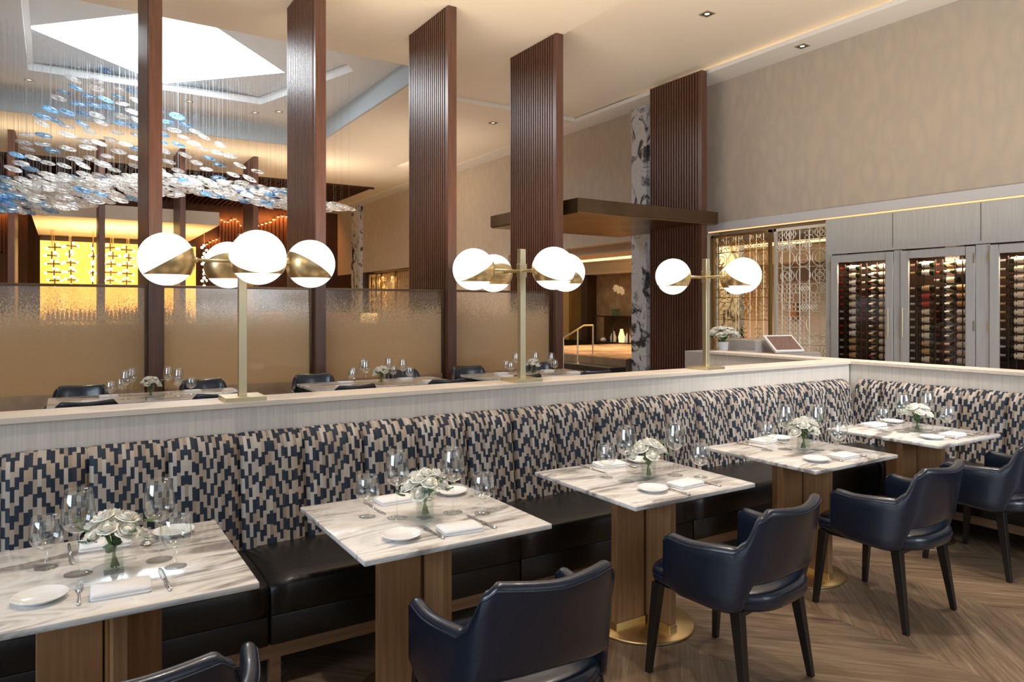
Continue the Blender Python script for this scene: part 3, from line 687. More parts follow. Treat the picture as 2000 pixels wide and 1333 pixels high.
# brass stair rail
t = thing('stair_handrail', 'brass handrail climbing the lobby steps', 'handrail', (0,0,0))
r0 = onX(1060, 706, XW-.9); r1 = onX(1138, 636, XW+.45); r2 = onX(1158, 636, XW+1.1)
yr = 13.2
A_ = Vector((9.75, yr, .92)); B_ = Vector((10.34, yr, 1.21)); C_ = Vector((10.62, yr, 1.21))
MB().tube([A_, B_, C_], .022, 8).build('rail', M['brass_pole'], t, True)
for q, zf in ((A_, .155), ((A_+B_)/2+Vector((.12,0,.06)), .31), (C_, .5)):
    MB().tube([(q.x, q.y, zf), (q.x, q.y, q.z)], .018, 8).build('baluster', M['brass_pole'], t, True)
    MB().lathe([(0,0),(.06,0),(.06,.02),(0,.03)], (q.x, q.y, zf), 14).build('foot', M['brass_pole'], t)

# ------------------------------------------------------------------ gold mesh screens
def lattice(name, lab, y0, y1, seed, m_, z1=ZH-.08, xw=XW+.1, cell=None):
    t = thing(name, lab, 'metal screen', (xw, y0, 0))
    W_ = y1-y0; rr = random.Random(seed)
    fr = MB(); fr.box(-.03, .03, 0, .045, 0, z1); fr.box(-.03, .03, W_-.045, W_, 0, z1); fr.box(-.03, .03, 0, W_, z1-.05, z1); fr.box(-.03, .03, 0, W_, 0, .05)
    fr.build('frame', m_, t)
    mb = MB(); r = .0075
    nx = max(3, int(W_/.17)); ys = [W_*(k+.35*rr.uniform(-1,1))/nx for k in range(1, nx)]
    for y in ys: mb.tube([(0, y, .05), (0, y, z1)], r, 4, False)
    zs = []; z = .1
    while z < z1-.1: zs.append(z); z += rr.choice((.16, .30, .42))
    for z in zs: mb.tube([(0, .02, z), (0, W_-.02, z)], r, 4, False)
    zs.append(z1)
    # circle fills in alternate fields
    for a, b in zip(zs, zs[1:]):
        y = .05
        while y < W_-.08:
            kind = rr.choice('CcDcO ')
            h = b-a
            if kind == 'c':
                d = .085 if h > .25 else h/2
                for i in range(2):
                    k = 0
                    while (k+1)*d <= h+.001:
                        if y+d*(i+1) < W_: mb.ring((0, y+d*(i+.5), a+d*(k+.5)), d*.47, r*.8, 'x', 12, 4)
                        k += 1
                y += 2*d+.02
            elif kind in 'CO':
                d = min(h, W_-y)
                if d > .1: 
                    mb.ring((0, y+d/2, a+d/2), d*.48, r, 'x', 20, 4)
                    if kind == 'O': mb.ring((0, y+d/2, a+d/2), d*.28, r, 'x', 16, 4)
                y += d+.02
            elif kind == 'D':
                d = min(h, W_-y)
                if d > .1:
                    for sy, sz in ((-1,0),(1,0),(0,-1),(0,1)): mb.ring((0, y+d/2+sy*d*.17, a+d/2+sz*d*.17), d*.3, r, 'x', 18, 4)
                y += d+.02
            else: y += .15
    mb.build('lattice', m_, t)
    return t
M['screen_pale'] = flat('champagne_metal', (.88,.83,.70), .4, .35)
yMid = onwall(1503)
lattice('circle_lattice_screen', 'champagne metal lattice screen of circles and squares beside the grey cabinet', yCab+.02, yMid-.04, 5, M['screen_pale'])
lattice('circle_lattice_screen', 'darker gold lattice screen of circles beside the fifth fin', yMid+.04, yScr, 9, M['brass'])
for k in range(3):
    lattice('circle_lattice_screen', ('gold lattice panel in the far wall opening, nearest of four','second gold lattice panel in the far wall opening','third gold lattice panel in the far wall opening','farthest gold lattice panel in the far wall opening')[k], 24.2+k*1.45, 25.6+k*1.45, 20+k, M['brass'])
struct(MB().box(XW+.5, XW+.6, 24.0, 30.2, 0, 3.3).build('wall_lit_backing', M['tanwall']))
area('wall_wash', (XW+.25, 27, 2.9), (XW+.5, 27, .5), .1, 5.5, 45, (1, .66, .30))
# marble wall glimpsed through the first screen
tag(MB().box(12.4, 12.6, 10.4, 11.6, 0, 3.0).build('marble_wall_slab', M['marble_dark']), 'veined marble slab lit gold behind the darker lattice screen', 'wall slab')
area('marble_wash', (11.9, 10.9, 2.9), (12.4, 10.9, 1.0), .3, 1.6, 30, (1, .62, .22))
tag(MB().box(15.9, 16.1, 10.6, 12.6, .0, 2.3).build('lobby_joinery', M['greywood']), 'grey timber joinery seen through the pale lattice screen', 'cabinet')
tag(MB().box(15.8, 15.9, 11.4, 11.62, 1.35, 1.75).build('lobby_picture', M['oak']), 'small brown panel seen through the pale lattice screen', 'picture')

# ------------------------------------------------------------------ wine cabinets
XC = XW-.06
cabs = [(onwall(1750), onwall(1627)), (onwall(1910), onwall(1763)), (onwall(1936)-1.06, onwall(1936))]
zt = 2.50
t = thing('wine_cabinet_wall', 'pale grey timber wall unit with three glazed wine cabinets', 'cabinet', (XC, 0, 0))
mb = MB()
edges = [yCab] ; 
ys = sorted([yCab]+[v for c in cabs for v in c]+[-4.0], reverse=True)
mb.box(0, .04, cabs[0][1], yCab, 0, ZH-.04)
mb.box(0, .04, cabs[1][1], cabs[0][0], 0, zt); mb.box(0, .04, cabs[2][1], cabs[1][0], 0, zt); mb.box(0, .04, -4, cabs[2][0], 0, zt)
mb.box(0, .04, -4, cabs[0][1], zt+.012, ZH-.04)
mb.box(.04, .7, yCab-.03, yCab, 0, ZH-.04)
mb.build('face_frame', M['cabwood'], t)
for y in (onwall(1748)+.0, onwall(1920)):
    MB().box(-.002, 0, y-.004, y+.004, zt+.05, ZH-.05).build('panel_joint', M['walnut_dark'], t)
mb = MB(); mb.box(.55, .6, -4, yCab-.03, 0, ZH-.04)
mb.build('back_panel', M['walnut_dark'], t)
for (a, b), hs in zip(cabs, ('R', 'L', 'R2')):
    MB().box(.06, .55, b, b+.012, 0, zt).build('side_panel', M['walnut_dark'], t)
    d = MB(); w_ = .125
    d.box(-.02, .02, a+.012, a+w_, .06, zt-.015); d.box(-.02, .02, b-w_, b-.012, .06, zt-.015)
    d.box(-.02, .02, a+w_, b-w_, zt-w_-.01, zt-.015); d.box(-.02, .02, a+w_, b-w_, .06, .25)
    dr = d.build('door', M['cabwood'], t, bevel=.003)
    MB().box(-.004, .004, a+w_, b-w_, .25, zt-w_-.01).build('glass', M['pane'], dr)
    hy = a+.06 if hs == 'R' else b-.06
    if hs != 'R2': MB().tube([(-.05, hy, 1.18), (-.05, hy, 1.62)], .009, 8).tube([(-.05, hy, 1.22), (-.02, hy, 1.22)], .006, 6).tube([(-.05, hy, 1.58), (-.02, hy, 1.58)], .006, 6).build('handle', M['brass_pole'], dr)
    for z in (1.3, 2.25):
        MB().box(-.03, -.019, (b-.02 if hs != 'L' else a+.008), (b-.008 if hs != 'L' else a+.02), z, z+.14).build('hinge', M['brass_pole'], dr)
    # cabinet interior lamp
for (a, b) in cabs:
    l = area('cabinet_light', (XC+.12, (a+b)/2, zt-.15), (XC+.35, (a+b)/2, 1.0), .7, .1, 16, (1, .74, .48))
# bottles
bot_prof = [(0,0),(.036,0),(.038,.005),(.038,.185),(.034,.205),(.018,.235),(.0145,.25),(.0145,.30),(.016,.302),(.016,.312),(0,.312)]
lab_prof = [(.0386,.05),(.0386,.15)]
cap_prof = [(.0152,.245),(.0152,.30),(.0167,.302),(.0167,.313),(0,.3135)]
def rotprof(prof, n=12): return MB().lathe(prof, n=n)
glassm = [flat('dark_green_bottle', (.012,.02,.010), .12), flat('brown_bottle', (.03,.014,.008), .12), flat('blush_bottle', (.30,.10,.04), .12)]
labm = [flat('cream_label', (.72,.63,.50), .6), flat('white_label', (.76,.73,.68), .6), flat('red_label', (.42,.05,.05), .6), flat('kraft_label', (.5,.3,.14), .6)]
capm = [flat('red_foil', (.25,.02,.02), .3), flat('gold_foil', (.75,.55,.25), .3, .8), flat('silver_foil', (.75,.72,.68), .3, .7)]
protos = {}
def wine_bottle(gm, lm, cm):
    k = (gm, lm, cm)
    if k in protos:
        src = protos[k]; r = src.copy(); COL.objects.link(r)
        for ch in src.children: c = ch.copy(); COL.objects.link(c); c.parent = r
        return r
    r = rotprof(bot_prof, 14).build('wine_bottle', glassm[gm], None, True)
    rotprof(lab_prof, 14).build('label', labm[lm], r, True)
    rotprof(cap_prof, 10).build('foil_cap', capm[cm], r, True)
    protos[k] = r; return r
ORD = ['top', 'second', 'third', 'fourth', 'fifth', 'sixth', 'seventh', 'eighth', 'ninth', 'tenth', 'eleventh', 'twelfth', 'thirteenth', 'fourteenth', 'fifteenth']
LBN = ['cream', 'white', 'red', 'tan']
for ci, (a, b) in enumerate(cabs):
    dn = ('left', 'middle', 'right')[ci]
    n = 14
    for col in range(3):
        yc = b-.24-.27*col
        for row in range(n):
            rr = random.Random(ci*100+col*20+row//2)
            if ci == 2 and col > 1: continue
            if random.random() < .04: continue
            z = 2.27-row*.118
            lm = rr.choice((0, 1, 1, 0, 3)); gm = rr.choice((0, 0, 1)); cm = rr.choice((0, 1, 2))
            if ci == 1 and col == 0 and row in (4, 5): lm = 2
            if ci == 1 and col == 1 and row in (10, 11): gm = 2; lm = 3
            if ci == 1 and col == 2: cm = 2; gm = 1 if row > 7 else 0
            r = wine_bottle(gm, lm, cm)
            back = .30 if col == 1 else .14
            if col == 2: r.rotation_euler = (radians(-90), 0, 0); r.location = (XC+back+.05, yc-.12+.0, z)   # neck towards +y
            else: r.rotation_euler = (radians(-90), 0, 0); r.location = (XC+back, yc-.19, z)
            r.scale = (1.2, 1.2, 1.12)
            tag(r, '%s-labelled wine bottle in the %s cabinet, %s column, %s from the top' % (LBN[lm], dn, ('left', 'middle', 'right')[col], ORD[row]), 'wine bottle', 'wine bottles lying in the glazed cabinets')
    for col in range(3):
        yc = b-.24-.27*col
        for dy in (-.05, .05):
            mb = MB(); mb.box(XC+.10, XC+.112, yc+dy-.006, yc+dy+.006, .7, 2.33)
            tag(mb.build('bottle_rack', M['walnut_dark']), 'dark %s upright of the %s rack in the %s wine cabinet' % ('near' if dy < 0 else 'far', ('left', 'middle', 'right')[col], dn), 'bottle rack', 'bottle rack uprights')

# host stand with menu board, flowers
hp = onX(1550, 668, 8.4)
t = thing('host_stand', 'grey timber host stand behind the partition, in front of the lattice screen', 'host stand', (8.1, 6.1, 0))
MB().box(0, .9, .4, .9, 0, 1.17).build('body', M['greywood'], t, bevel=.006)
MB().box(0, .9, 0, .395, 0, 1.0).build('front_shelf', M['greywood'], t, bevel=.006)
MB().box(-.85, -.02, .35, .9, 0, 1.03).build('side_counter', M['greywood'], t, bevel=.006)
q = onY(1545, 682, 6.0)
mn = thing('menu_board', 'tilted white framed menu board on the grey host stand', 'menu', (8.42, 6.28, 1.125)); mn.rotation_euler = (radians(38), 0, radians(-14))
MB().box(-.24, .24, -.17, .17, -.015, .015).build('frame', M['linen'], mn, bevel=.003)
MB().box(-.21, .21, -.14, .14, .0155, .018).build('page', flat('menu_page', (.22,.13,.11), .5, var=.25, vscale=40), mn)

# ------------------------------------------------------------------ partitions with caps
def divider(nm, lab, b, c):
    t = thing(nm, lab, 'partition', (0,0,0))
    MB().box(*b, 0, 1.117).build('panel', M['striated'], t)
    MB().box(*c, 1.119, 1.146).build('cap', M['cap'], t, bevel=.002)
    return t
divider('low_partition', 'long cream striated partition with pale timber cap behind the banquette', (-8, 5.951, 3.755, 3.965), (-8, 5.948, 3.737, 3.985))
divider('low_partition', 'cream partition returning towards the viewer in front of the wine cabinets', (5.97, 6.18, -5, 5.42), (5.951, 6.2, -5, 5.44))

# ------------------------------------------------------------------ banquettes (built along local x, back towards +y)
def banquette(name, lab, x0, x1, seams, loc, rz, step=.32, first=.09, sx1=None):
    sx1 = sx1 or x1
    t = thing(name, lab, 'banquette', loc, rz)
    # channelled back
    prof = [(3.612,.40),(3.618,.47),(3.630,.58),(3.643,.70),(3.655,.80),(3.664,.87),(3.672,.925),(3.682,.955),(3.697,.978),(3.716,.990),(3.735,.990)]
    arc = [0]
    for a, b in zip(prof, prof[1:]): arc.append(arc[-1]+hypot(b[0]-a[0], b[1]-a[1]))
    xs = [x0]; k = math.ceil((x0-first)/step+.01)
    while first+k*step < x1-.05: xs.append(first+k*step); k += 1
    xs.append(x1)
    for a, b in zip(xs, xs[1:]):
        n = 16; rows = []; uvs = []
        for (y, z), s in zip(prof, arc):
            row = []; ur = []
            for i in range(n+1):
                u = i/n; u = .5-.5*cos(pi*u) if 0 < i < n else u
                bul = (1-abs(2*u-1)**9)
                nz = min(1, max(0, (z-.93)/.06))
                row.append((a+(b-a)*u, y-.040*bul*(1-nz*.75)+.022, z+.011*bul*nz-.007*(nz)))
                ur.append((a+(b-a)*u, s))
            rows.append(row); uvs.append(ur)
        MB().grid(rows, uvs=uvs).build('back_channel', M['fabric'], t, 'all')
    # seats
    ss = [x0]+[s for s in seams if x0+.1 < s < sx1-.1]+[sx1]
    for a, b in zip(ss, ss[1:]):
        g = .006; mb = MB(); rows = []
        nx, ny = 14, 10
        loop = [(3.082,.315),(3.076,.35),(3.075,.40),(3.078,.435),(3.088,.453),(3.11,.461),(3.2,.466),(3.35,.468),(3.5,.462),(3.62,.455),(3.64,.44),(3.64,.315)]
        for i in range(nx+1):
            u = i/nx; e = min(u, 1-u)*(b-a); dz = .016*(1-math.exp(-e/.035))-.016; x = a+g+(b-a-2*g)*u
            rows.append([(x, y+(0 if z < .4 else -dz*.6 if y < 3.1 else 0), z+(dz if z > .42 else 0)) for y, z in loop])
        mb.grid(rows); m_ = len(loop)
        mb.f.append(tuple(range(m_))); mb.f.append(tuple(nx*m_+k for k in range(m_)))
        mb.build('seat_cushion', M['leather_black'], t, 'all')
        MB().box(a+.004, b-.004, 3.085, 3.62, .185, .312).build('front_panel', M['leather_black'], t, True, bevel=.008)
    f = MB(); f.box(x0, sx1, 3.10, 3.14, .125, .185); f.box(x0, sx1, 3.55, 3.6, .125, .185)
    f.build('base_rail', M['oak_dark'], t)
    for s in ss[:-1]:
        if s > x0: MB().box(s+.005, s+.05, 3.10, 3.15, 0, .125).build('leg', M['oak_dark'], t); MB().box(s+.005, s+.05, 3.55, 3.6, 0, .125).build('leg', M['oak_dark'], t)
    return t
banquette('banquette', 'long banquette with stepped navy and tan channelled back and black leather seat', -1.2, 5.85, [-.53,.737,2.005,3.272,4.54], (0,0,0), 0, sx1=5.285)
# return: local x -> world -y, local y -> world +x
def place_return():
    OFF = 5.951-3.737+3.737
    # world x = OFFX + ly, world y = OFFY - lx
    t = banquette('banquette', 'shorter banquette return along the right partition, same stepped fabric', 0.07, 6.0, [.7,1.97,3.24,4.5], (5.951-3.737, 3.735, 0), -pi/2, first=.30)
place_return()

# ------------------------------------------------------------------ tables
TX = [.13, 1.275, 2.52, 3.805, 5.09]; TY = 2.735; TH = .745
def make_table(wide=False):
    t = thing('dining_table', None, 'table', (0,0,0))
    MB().box(-.398, .398, -.395, .395, TH-.021, TH).build('marble_top', M['marble'], t, True, bevel=.004)
    MB().box(-.25, .25, -.25, .25, TH-.035, TH-.0215).build('sub_plate', M['walnut_dark'], t)
    planks = [(-.205,-.022,-.045,-.003), (-.002,.040,-.205,-.012), (.003,.045,.0,.19)]
    if wide: planks.append((.045,.155,-.03,.012))
    for (x0, x1, y0, y1) in planks:
        MB().box(x0, x1, y0, y1, .055, TH-.036).build('oak_plank', M['oak'], t, bevel=.002)
        MB().box(x0-.004, x1+.004, y0-.004, y1+.004, .014, .055).build('brass_shoe', M['brass'], t, bevel=.002)
    MB().box(-.014, .014, -.014, .014, .012, TH-.03).build('brass_core', M['brass'], t)
    MB().lathe([(0,0),(.262,0),(.268,.004),(.268,.010),(.262,.015),(0,.016)], n=64).build('base_disc', M['brass'], t, True)
    return t
TL = ['marble topped table at the lower left, nearest the camera', 'marble topped table second from the left, in front of the first seat seam', 'marble topped table in the middle, its brass foot disc in full view',
      'marble topped table fourth from the left, reflecting the globe lamps', 'marble topped table in the corner of the banquettes']
t0 = make_table(True); t1 = make_table()
tabs = []
for i, x in enumerate(TX):
    if i == 0: t0.location = (x, TY, 0); t0['label'] = TL[0]; t0['group'] = 'marble tables along the banquette'; tabs.append(t0)
    elif i == 1: t1.location = (x, TY, 0); t1['label'] = TL[1]; t1['group'] = 'marble tables along the banquette'
    else: tabs.append(dup(t1, (x, TY, 0), 0, TL[i], 'marble tables along the banquette'))

# ------------------------------------------------------------------ armchairs
def interp(pts, s):
    for (a, va), (b, vb) in zip(pts, pts[1:]):
        if s <= b: k = (s-a)/(b-a); k = k*k*(3-2*k); return va+(vb-va)*k
    return pts[-1][1]
def make_chair():
    t = thing('leather_armchair', None, 'chair', (0,0,0))
    half = [(-.287,.125),(-.286,.0),(-.277,-.09),(-.260,-.155),(-.236,-.205),(-.198,-.235),(-.12,-.256),(0,-.266)]
    ctrl = half+[(-x, y) for x, y in half[-2::-1]]
    # catmull-rom resample
    P_ = [Vector(p) for p in ctrl]; path = []
    for i in range(len(P_)-1):
        a, b, c, d = P_[max(i-1,0)], P_[i], P_[i+1], P_[min(i+2,len(P_)-1)]
        for k in range(8):
            u = k/8; path.append(.5*((2*b)+(-a+c)*u+(2*a-5*b+4*c-d)*u*u+(-a+3*b-3*c+d)*u**3))
    path.append(P_[-1])
    n = len(path); Ls = [0]
    for a, b in zip(path, path[1:]): Ls.append(Ls[-1]+(b-a).length)
    T_ = Ls[-1]
    rows = []; pip = []
    for i, p in enumerate(path):
        s = Ls[i]; s = min(s, T_-s)
        tg = (path[min(i+1,n-1)]-path[max(i-1,0)]).normalized(); nr = Vector((-tg.y, tg.x))*-1   # outward
        if nr.dot(p-Vector((0,-.02))) < 0: nr = -nr
        zt_ = interp([(0,.640),(.03,.662),(.12,.655),(.29,.664),(.312,.69),(.352,.800),(.385,.828),(T_/2,.818)], s)
        zb_ = interp([(0,.43),(.10,.405),(.29,.392),(.335,.40),(.368,.515),(T_/2,.528)], s)
        lean = interp([(0,.0),(.2,.008),(.34,.062),(T_/2,.075)], s)
        th = .024*interp([(0,.8),(.05,1),(T_,1)], s)
        r = []
        def pt(off, z):
            k_ = max(0, z-.42)/.4; q = p+nr*off+Vector((-p.x*.07*min(1, lean/.07), -lean*1.05))*k_; return (q.x, q.y, z)
        for k in range(7): a = pi*k/6; r.append(pt(th*cos(a), zt_-th+th*sin(a)))
        for k in range(1, 5): r.append(pt(-th*(1-.0), zt_-th+(zb_+th-(zt_-th))*k/5))
        for k in range(7): a = pi+pi*k/6; r.append(pt(th*cos(a), zb_+th+th*sin(a)))
        for k in range(1, 5): r.append(pt(th, zb_+th+(zt_-th-(zb_+th))*k/5))
        rows.append(r); pip.append(pt(th*.96+.001, zt_-th*.95))
        
    mb = MB(); mb.grid(rows, close_u=True); m_ = len(rows[0])
    mb.f.append(tuple(range(m_))); mb.f.append(tuple((n-1)*m_+k for k in range(m_)))
    sh = mb.build('shell', M['leather_navy'], t, 'all')
    MB().tube(pip, .0035, 6).build('piping', M['piping'], sh, 'all')
    # seat cushion
    pl = []
    for k in range(40):
        a = 2*pi*k/40; cx_, sy_ = cos(a), sin(a); e = .36 if sy_ > 0 else .62
        pl.append(((abs(cx_)**e)*(1 if cx_ > 0 else -1)*.262, (abs(sy_)**e)*(1 if sy_ > 0 else -1)*(.27 if sy_ > 0 else .30)))
    rows = []
    for sc, z in ((.0,.402),(.93,.402),(.985,.408),(1.0,.425),(1.0,.452),(.985,.468),(.94,.479),(.8,.484),(.4,.488),(0,.488)):
        rows.append([(x*sc, y*sc, z) for x, y in pl])
    st = MB().grid(rows, close_u=True).build('seat', M['leather_navy'], t, 'all')
    rg = [(x*1.002, y*1.002, .440) for x, y in pl]; MB().tube(rg+[rg[0]], .003, 5, False).build('seam', M['piping'], st, 'all')
    MB().box(-.20, .20, -.20, .20, .375, .403).build('seat_frame', M['leg'], t)
    for sx in (-1, 1):
        MB().frustum((sx*.258, -.245, 0), (sx*.228, -.185, .405), .013, .013, .022, .024).build('leg', M['leg'], t, bevel=.002)
        MB().frustum((sx*.258, .24, 0), (sx*.232, .205, .405), .013, .013, .021, .022).build('leg', M['leg'], t, bevel=.002)
    return t
ch0 = make_chair()
CH = [(.15, 2.07, radians(-8), 'navy leather armchair cut off by the bottom edge, at the nearest table'), (1.27, 2.04, radians(-4), 'navy leather armchair with worn back edge at the second table'), (2.49, 2.14, radians(8), 'navy leather armchair in front of the middle table, brass disc beside it'),
      (3.77, 2.18, radians(3), 'navy leather armchair at the fourth table, all four legs showing'), (4.975, 2.21, 0, 'navy leather armchair at the right edge, at the corner table'), (-1.15, 2.1, 0, 'sliver of navy leather armchair at the lower left edge')]
for i, (x, y, r, lb) in enumerate(CH):
    if i == 0: ch0.location = (x, y, 0); ch0.rotation_euler.z = r; ch0['label'] = lb; ch0['group'] = 'armchairs along the banquette'
    else: dup(ch0, (x, y, 0), r, lb, 'armchairs along the banquette')

# ------------------------------------------------------------------ tableware prototypes
def lathe_glass(name, prof, n=32):
    return MB().lathe(prof, n=n).build(name, M['glass'], None, 'all')
def make_wine(name, H, R, foot):
    hb = H*.48
    out_ = [(0,0),(foot,0),(foot,.0015),(foot*.6,.004),(.006,.009),(.0038,.02),(.0034,hb*.6),(.0042,hb-.012),(.010,hb-.002)]
    bowl = []
    a_ = .052
    for k in range(1, 8): th = k/7*pi/2; bowl.append((max(.012, R*sin(th)), hb+a_*(1-cos(th))))
    for k in range(1, 8): u = k/7; bowl.append((R*(1-.20*u**1.7), hb+a_+(H-hb-a_)*u))
    inner = [(r-.0012, z) for r, z in bowl[::-1]]+[(.0, hb+.004)]
    o = lathe_glass(name, out_+bowl+inner); return o
def make_water():
    H, R = .172, .050; hb = .062
    o_ = [(0,0),(.035,0),(.035,.0015),(.02,.004),(.007,.01),(.005,.03),(.006,hb-.006),(.014,hb)]
    b = []
    for k in range(1, 8): th = k/7*pi/2; b.append((max(.015, R*sin(th)), hb+.045*(1-cos(th))))
    for k in range(1, 7): u = k/6; b.append((R*(1-.15*u**1.6), hb+.045+(H-hb-.045)*u))
    return lathe_glass('water_glass', o_+b+[(r-.0012, z) for r, z in b[::-1]]+[(0, hb+.004)])
def make_plate(R):
    return MB().lathe([(0,.003),(R*.58,.003),(R*.62,.002),(R*.64,.004),(R*.85,.010),(R,.017),(R,.019),(R*.98,.0195),(R*.84,.0135),(R*.64,.0075),(R*.58,.006),(0,.006)], n=48).build('bread_plate', M['ceramic'], None, True)
def make_napkin():
    t = thing('folded_napkin', None, 'napkin')
    for k, (sx, sy, z0, z1, r) in enumerate(((.084,.057,0,.0085,0), (.083,.0555,.0086,.019,.015))):
        rows = []; n = 28
        for (sc, z) in ((0,z0),(.97,z0),(1.0,(z0+z1)/2),(.97,z1),(0,z1+.001)):
            row = []
            for i in range(n):
                a = 2*pi*i/n; e = .16; x = (abs(cos(a))**e)*(1 if cos(a) >= 0 else -1)*sx*sc; y = (abs(sin(a))**e)*(1 if sin(a) >= 0 else -1)*sy*sc
                c_, s_ = cos(r), sin(r); row.append((x*c_-y*s_, x*s_+y*c_, z))
            rows.append(row)
        MB().grid(rows, close_u=True).build('fold', M['linen'], t, 'all')
    return t
def make_knife():
    t = thing('table_knife', None, 'knife')
    MB().grid([[(x, -w_, .002), (x, -w_*.2, .0032), (x, w_, .002), (x, w_*.2, .001)] for x, w_ in ((0,.007),(.03,.0075),(.075,.009),(.10,.0075),(.115,.003))], close_u=True).build('blade', M['steel'], t)
    MB().tube([(0,0,.0045),(-.02,0,.005),(-.09,0,.0055),(-.115,0,.0055)], [.0035,.0048,.0055,.005], 10).build('handle', M['steel'], t, 'all')
    return t
def make_fork():
    t = thing('table_fork', None, 'fork')
    mb = MB()
    for k in range(4):
        y = (k-1.5)*.0058
        mb.tube([(.055,y,.006),(.08,y,.004),(.10,y,.0065)], [.0017,.0016,.0008], 6)
    mb.grid([[(x, -w_, z), (x, 0, z-.001), (x, w_, z), (x, 0, z-.0025)] for x, w_, z in ((0,.004,.006),(.018,.006,.007),(.034,.011,.0065),(.056,.0108,.006))], close_u=True)
    mb.build('head', M['steel'], t, True)
    MB().tube([(.004,0,.006),(-.02,0,.006),(-.08,0,.0065),(-.10,0,.0055)], [.003,.0035,.0058,.005], 8).build('handle', M['steel'], t, 'all')
    return t
def make_spoon():
    t = thing('table_spoon', None, 'spoon')
    MB().sphere((.065,0,.006), .03, 16, 8, (1,.62,.18)).build('bowl', M['steel'], t, 'all')
    MB().tube([(.04,0,.006),(0,0,.008),(-.06,0,.006),(-.08,0,.005)], [.003,.003,.005,.004], 8).build('handle', M['steel'], t, 'all')
    return t
def make_vase():
    t = thing('glass_vase', None, 'vase')
    o_, i_ = .029, .0255
    mb = MB(); mb.box(-o_, o_, -o_, o_, 0, .125); b = mb.v; mb = MB()
    sq = lambda r, z: [(-r,-r,z),(r,-r,z),(r,r,z),(-r,r,z)]
    mb.grid([sq(o_, 0), sq(o_, .125), sq(i_, .125), sq(i_, .010)], close_u=True); mb.f.append((0,1,2,3)); mb.f.append((12,13,14,15))
    mb.build('wall', M['vaseglass'], t)
    MB().box(-i_+.001, i_-.001, -i_+.001, i_-.001, .011, .072).build('water', M['glass'], t)
    return t
def rose(mb, c, R, rr, up):
    up = Vector(up).normalized(); a = up.orthogonal().normalized(); b = up.cross(a)
    mb.sphere(c, R*.42, 10, 8)
    for ring, (npet, rad, hgt, tilt) in enumerate(((4,.36,.75,.15),(5,.62,.65,.4),(6,.86,.5,.75),(7,1.0,.3,1.15))):
        ph = rr.uniform(0, 6)
        for k in range(npet):
            an = ph+2*pi*k/npet; d = a*cos(an)+b*sin(an); sd = up.cross(d); wid = R*(.38+.12*ring)
            rows = []
            for i in range(5):
                v = i/4; row = []
                for j in range(5):
                    u = (j/4-.5)*2
                    out = R*rad*(.35+.65*sin(v*pi/2))*(1+.12*tilt*v*v); cup = (1-.28*u*u)
                    h = (v-.55)*R*hgt*1.6-.12*R*u*u*v-(.22*R*tilt*v**3)
                    row.append(Vector(c)+d*(out*cup)+sd*(u*wid*(sin(.3+v*2.2)))+up*h+d*(rr.uniform(-.01,.01)*R))
                rows.append(row)
            mb.grid(rows)
def make_bouquet(seed):
    t = thing('flower_bouquet', None, 'flowers')
    rr = random.Random(seed)
    spots = []
    for k in range(11):
        a = k*2.399+seed; r = .008+.058*sqrt(k/10.)*1.1; z = .190-.068*(k/10.)**1.2+rr.uniform(-.006,.008)
        spots.append((r*cos(a)*1.15, r*sin(a)*1.15, z, rr.uniform(.031,.040)))
    for (x, y, z, R) in spots:
        mb = MB(); rose(mb, (x, y, z), R, rr, (x*9, y*9, 1)); mb.build('bloom', M['petal'], t, 'all', merge=False)
    for k in range(9):
        a = rr.uniform(0, 6.28); r0 = .045; r1 = .085+rr.uniform(-.01,.015); z = rr.uniform(.10,.175)
        r1 += .012; c = Vector((r1*cos(a), r1*sin(a), z)); d = Vector((cos(a), sin(a), rr.uniform(-.3,.6))).normalized(); s_ = Vector((-sin(a), cos(a), 0))
        mb = MB(); rows = []
        for i in range(5):
            v = i/4; w_ = .016*sin(pi*(v*.92+.05))
            rows.append([c+d*(v-.5)*.042+s_*u*w_+Vector((0,0,-.006*abs(u)+.008*v*v)) for u in (-1,-.5,0,.5,1)])
        mb.grid(rows); mb.build('leaf', M['green2' if k % 3 else 'green'], t, 'all')
    mb = MB()
    for k in range(14):
        a = rr.uniform(0,6.28); r = rr.uniform(.004,.017); b_ = a+rr.uniform(2,4)
        mb.tube([(r*cos(b_), r*sin(b_), .014), (.006*cos(a), .006*sin(a), .08), (.03*cos(a), .03*sin(a), .135)], .0027, 5)
    mb.build('stems', M['stem'], t, 'all')
    mb = MB()
    for k in range(10):
        a = rr.uniform(0,6.28); r = rr.uniform(.01,.022); mb.sphere((r*cos(a), r*sin(a), rr.uniform(.07,.12)), .012, 6, 5, (1,.5,.8))
    mb.build('foliage', M['green'], t, 'all')
    return t
wine0 = make_wine('wine_glass', .278, .050, .042); water0 = make_water(); plate0 = make_plate(.074); nap0 = make_napkin(); kn0 = make_knife(); fk0 = make_fork(); sp0 = make_spoon(); va0 = make_vase()
bq = [make_bouquet(1), make_bouquet(4), make_bouquet(8)]
used = set()
def put(proto, x, y, rz, label, cat, group, z=TH):
    if proto.name in used: o = dup(proto, (x, y, z), rz)
    else: used.add(proto.name); o = proto; o.location = (x, y, z); o.rotation_euler = (0, 0, rz)
    tag(o, label, cat, group); return o
TN = ['the nearest table at lower left', 'the second table from the left', 'the middle table', 'the fourth table', 'the corner table']
base = dict(waterL=(-.18,.11), wineL=(-.10,.01), vase=(.01,-.03), wineR=(.14,-.03), waterR=(.22,-.13), plN=(-.18,-.23), plF=(.25,.28), napN=(.05,-.25), napF=(.0,.28), fork=(-.07,-.24), knN=(.17,-.22), knF=(-.12,.25), spF=(.13,.27))
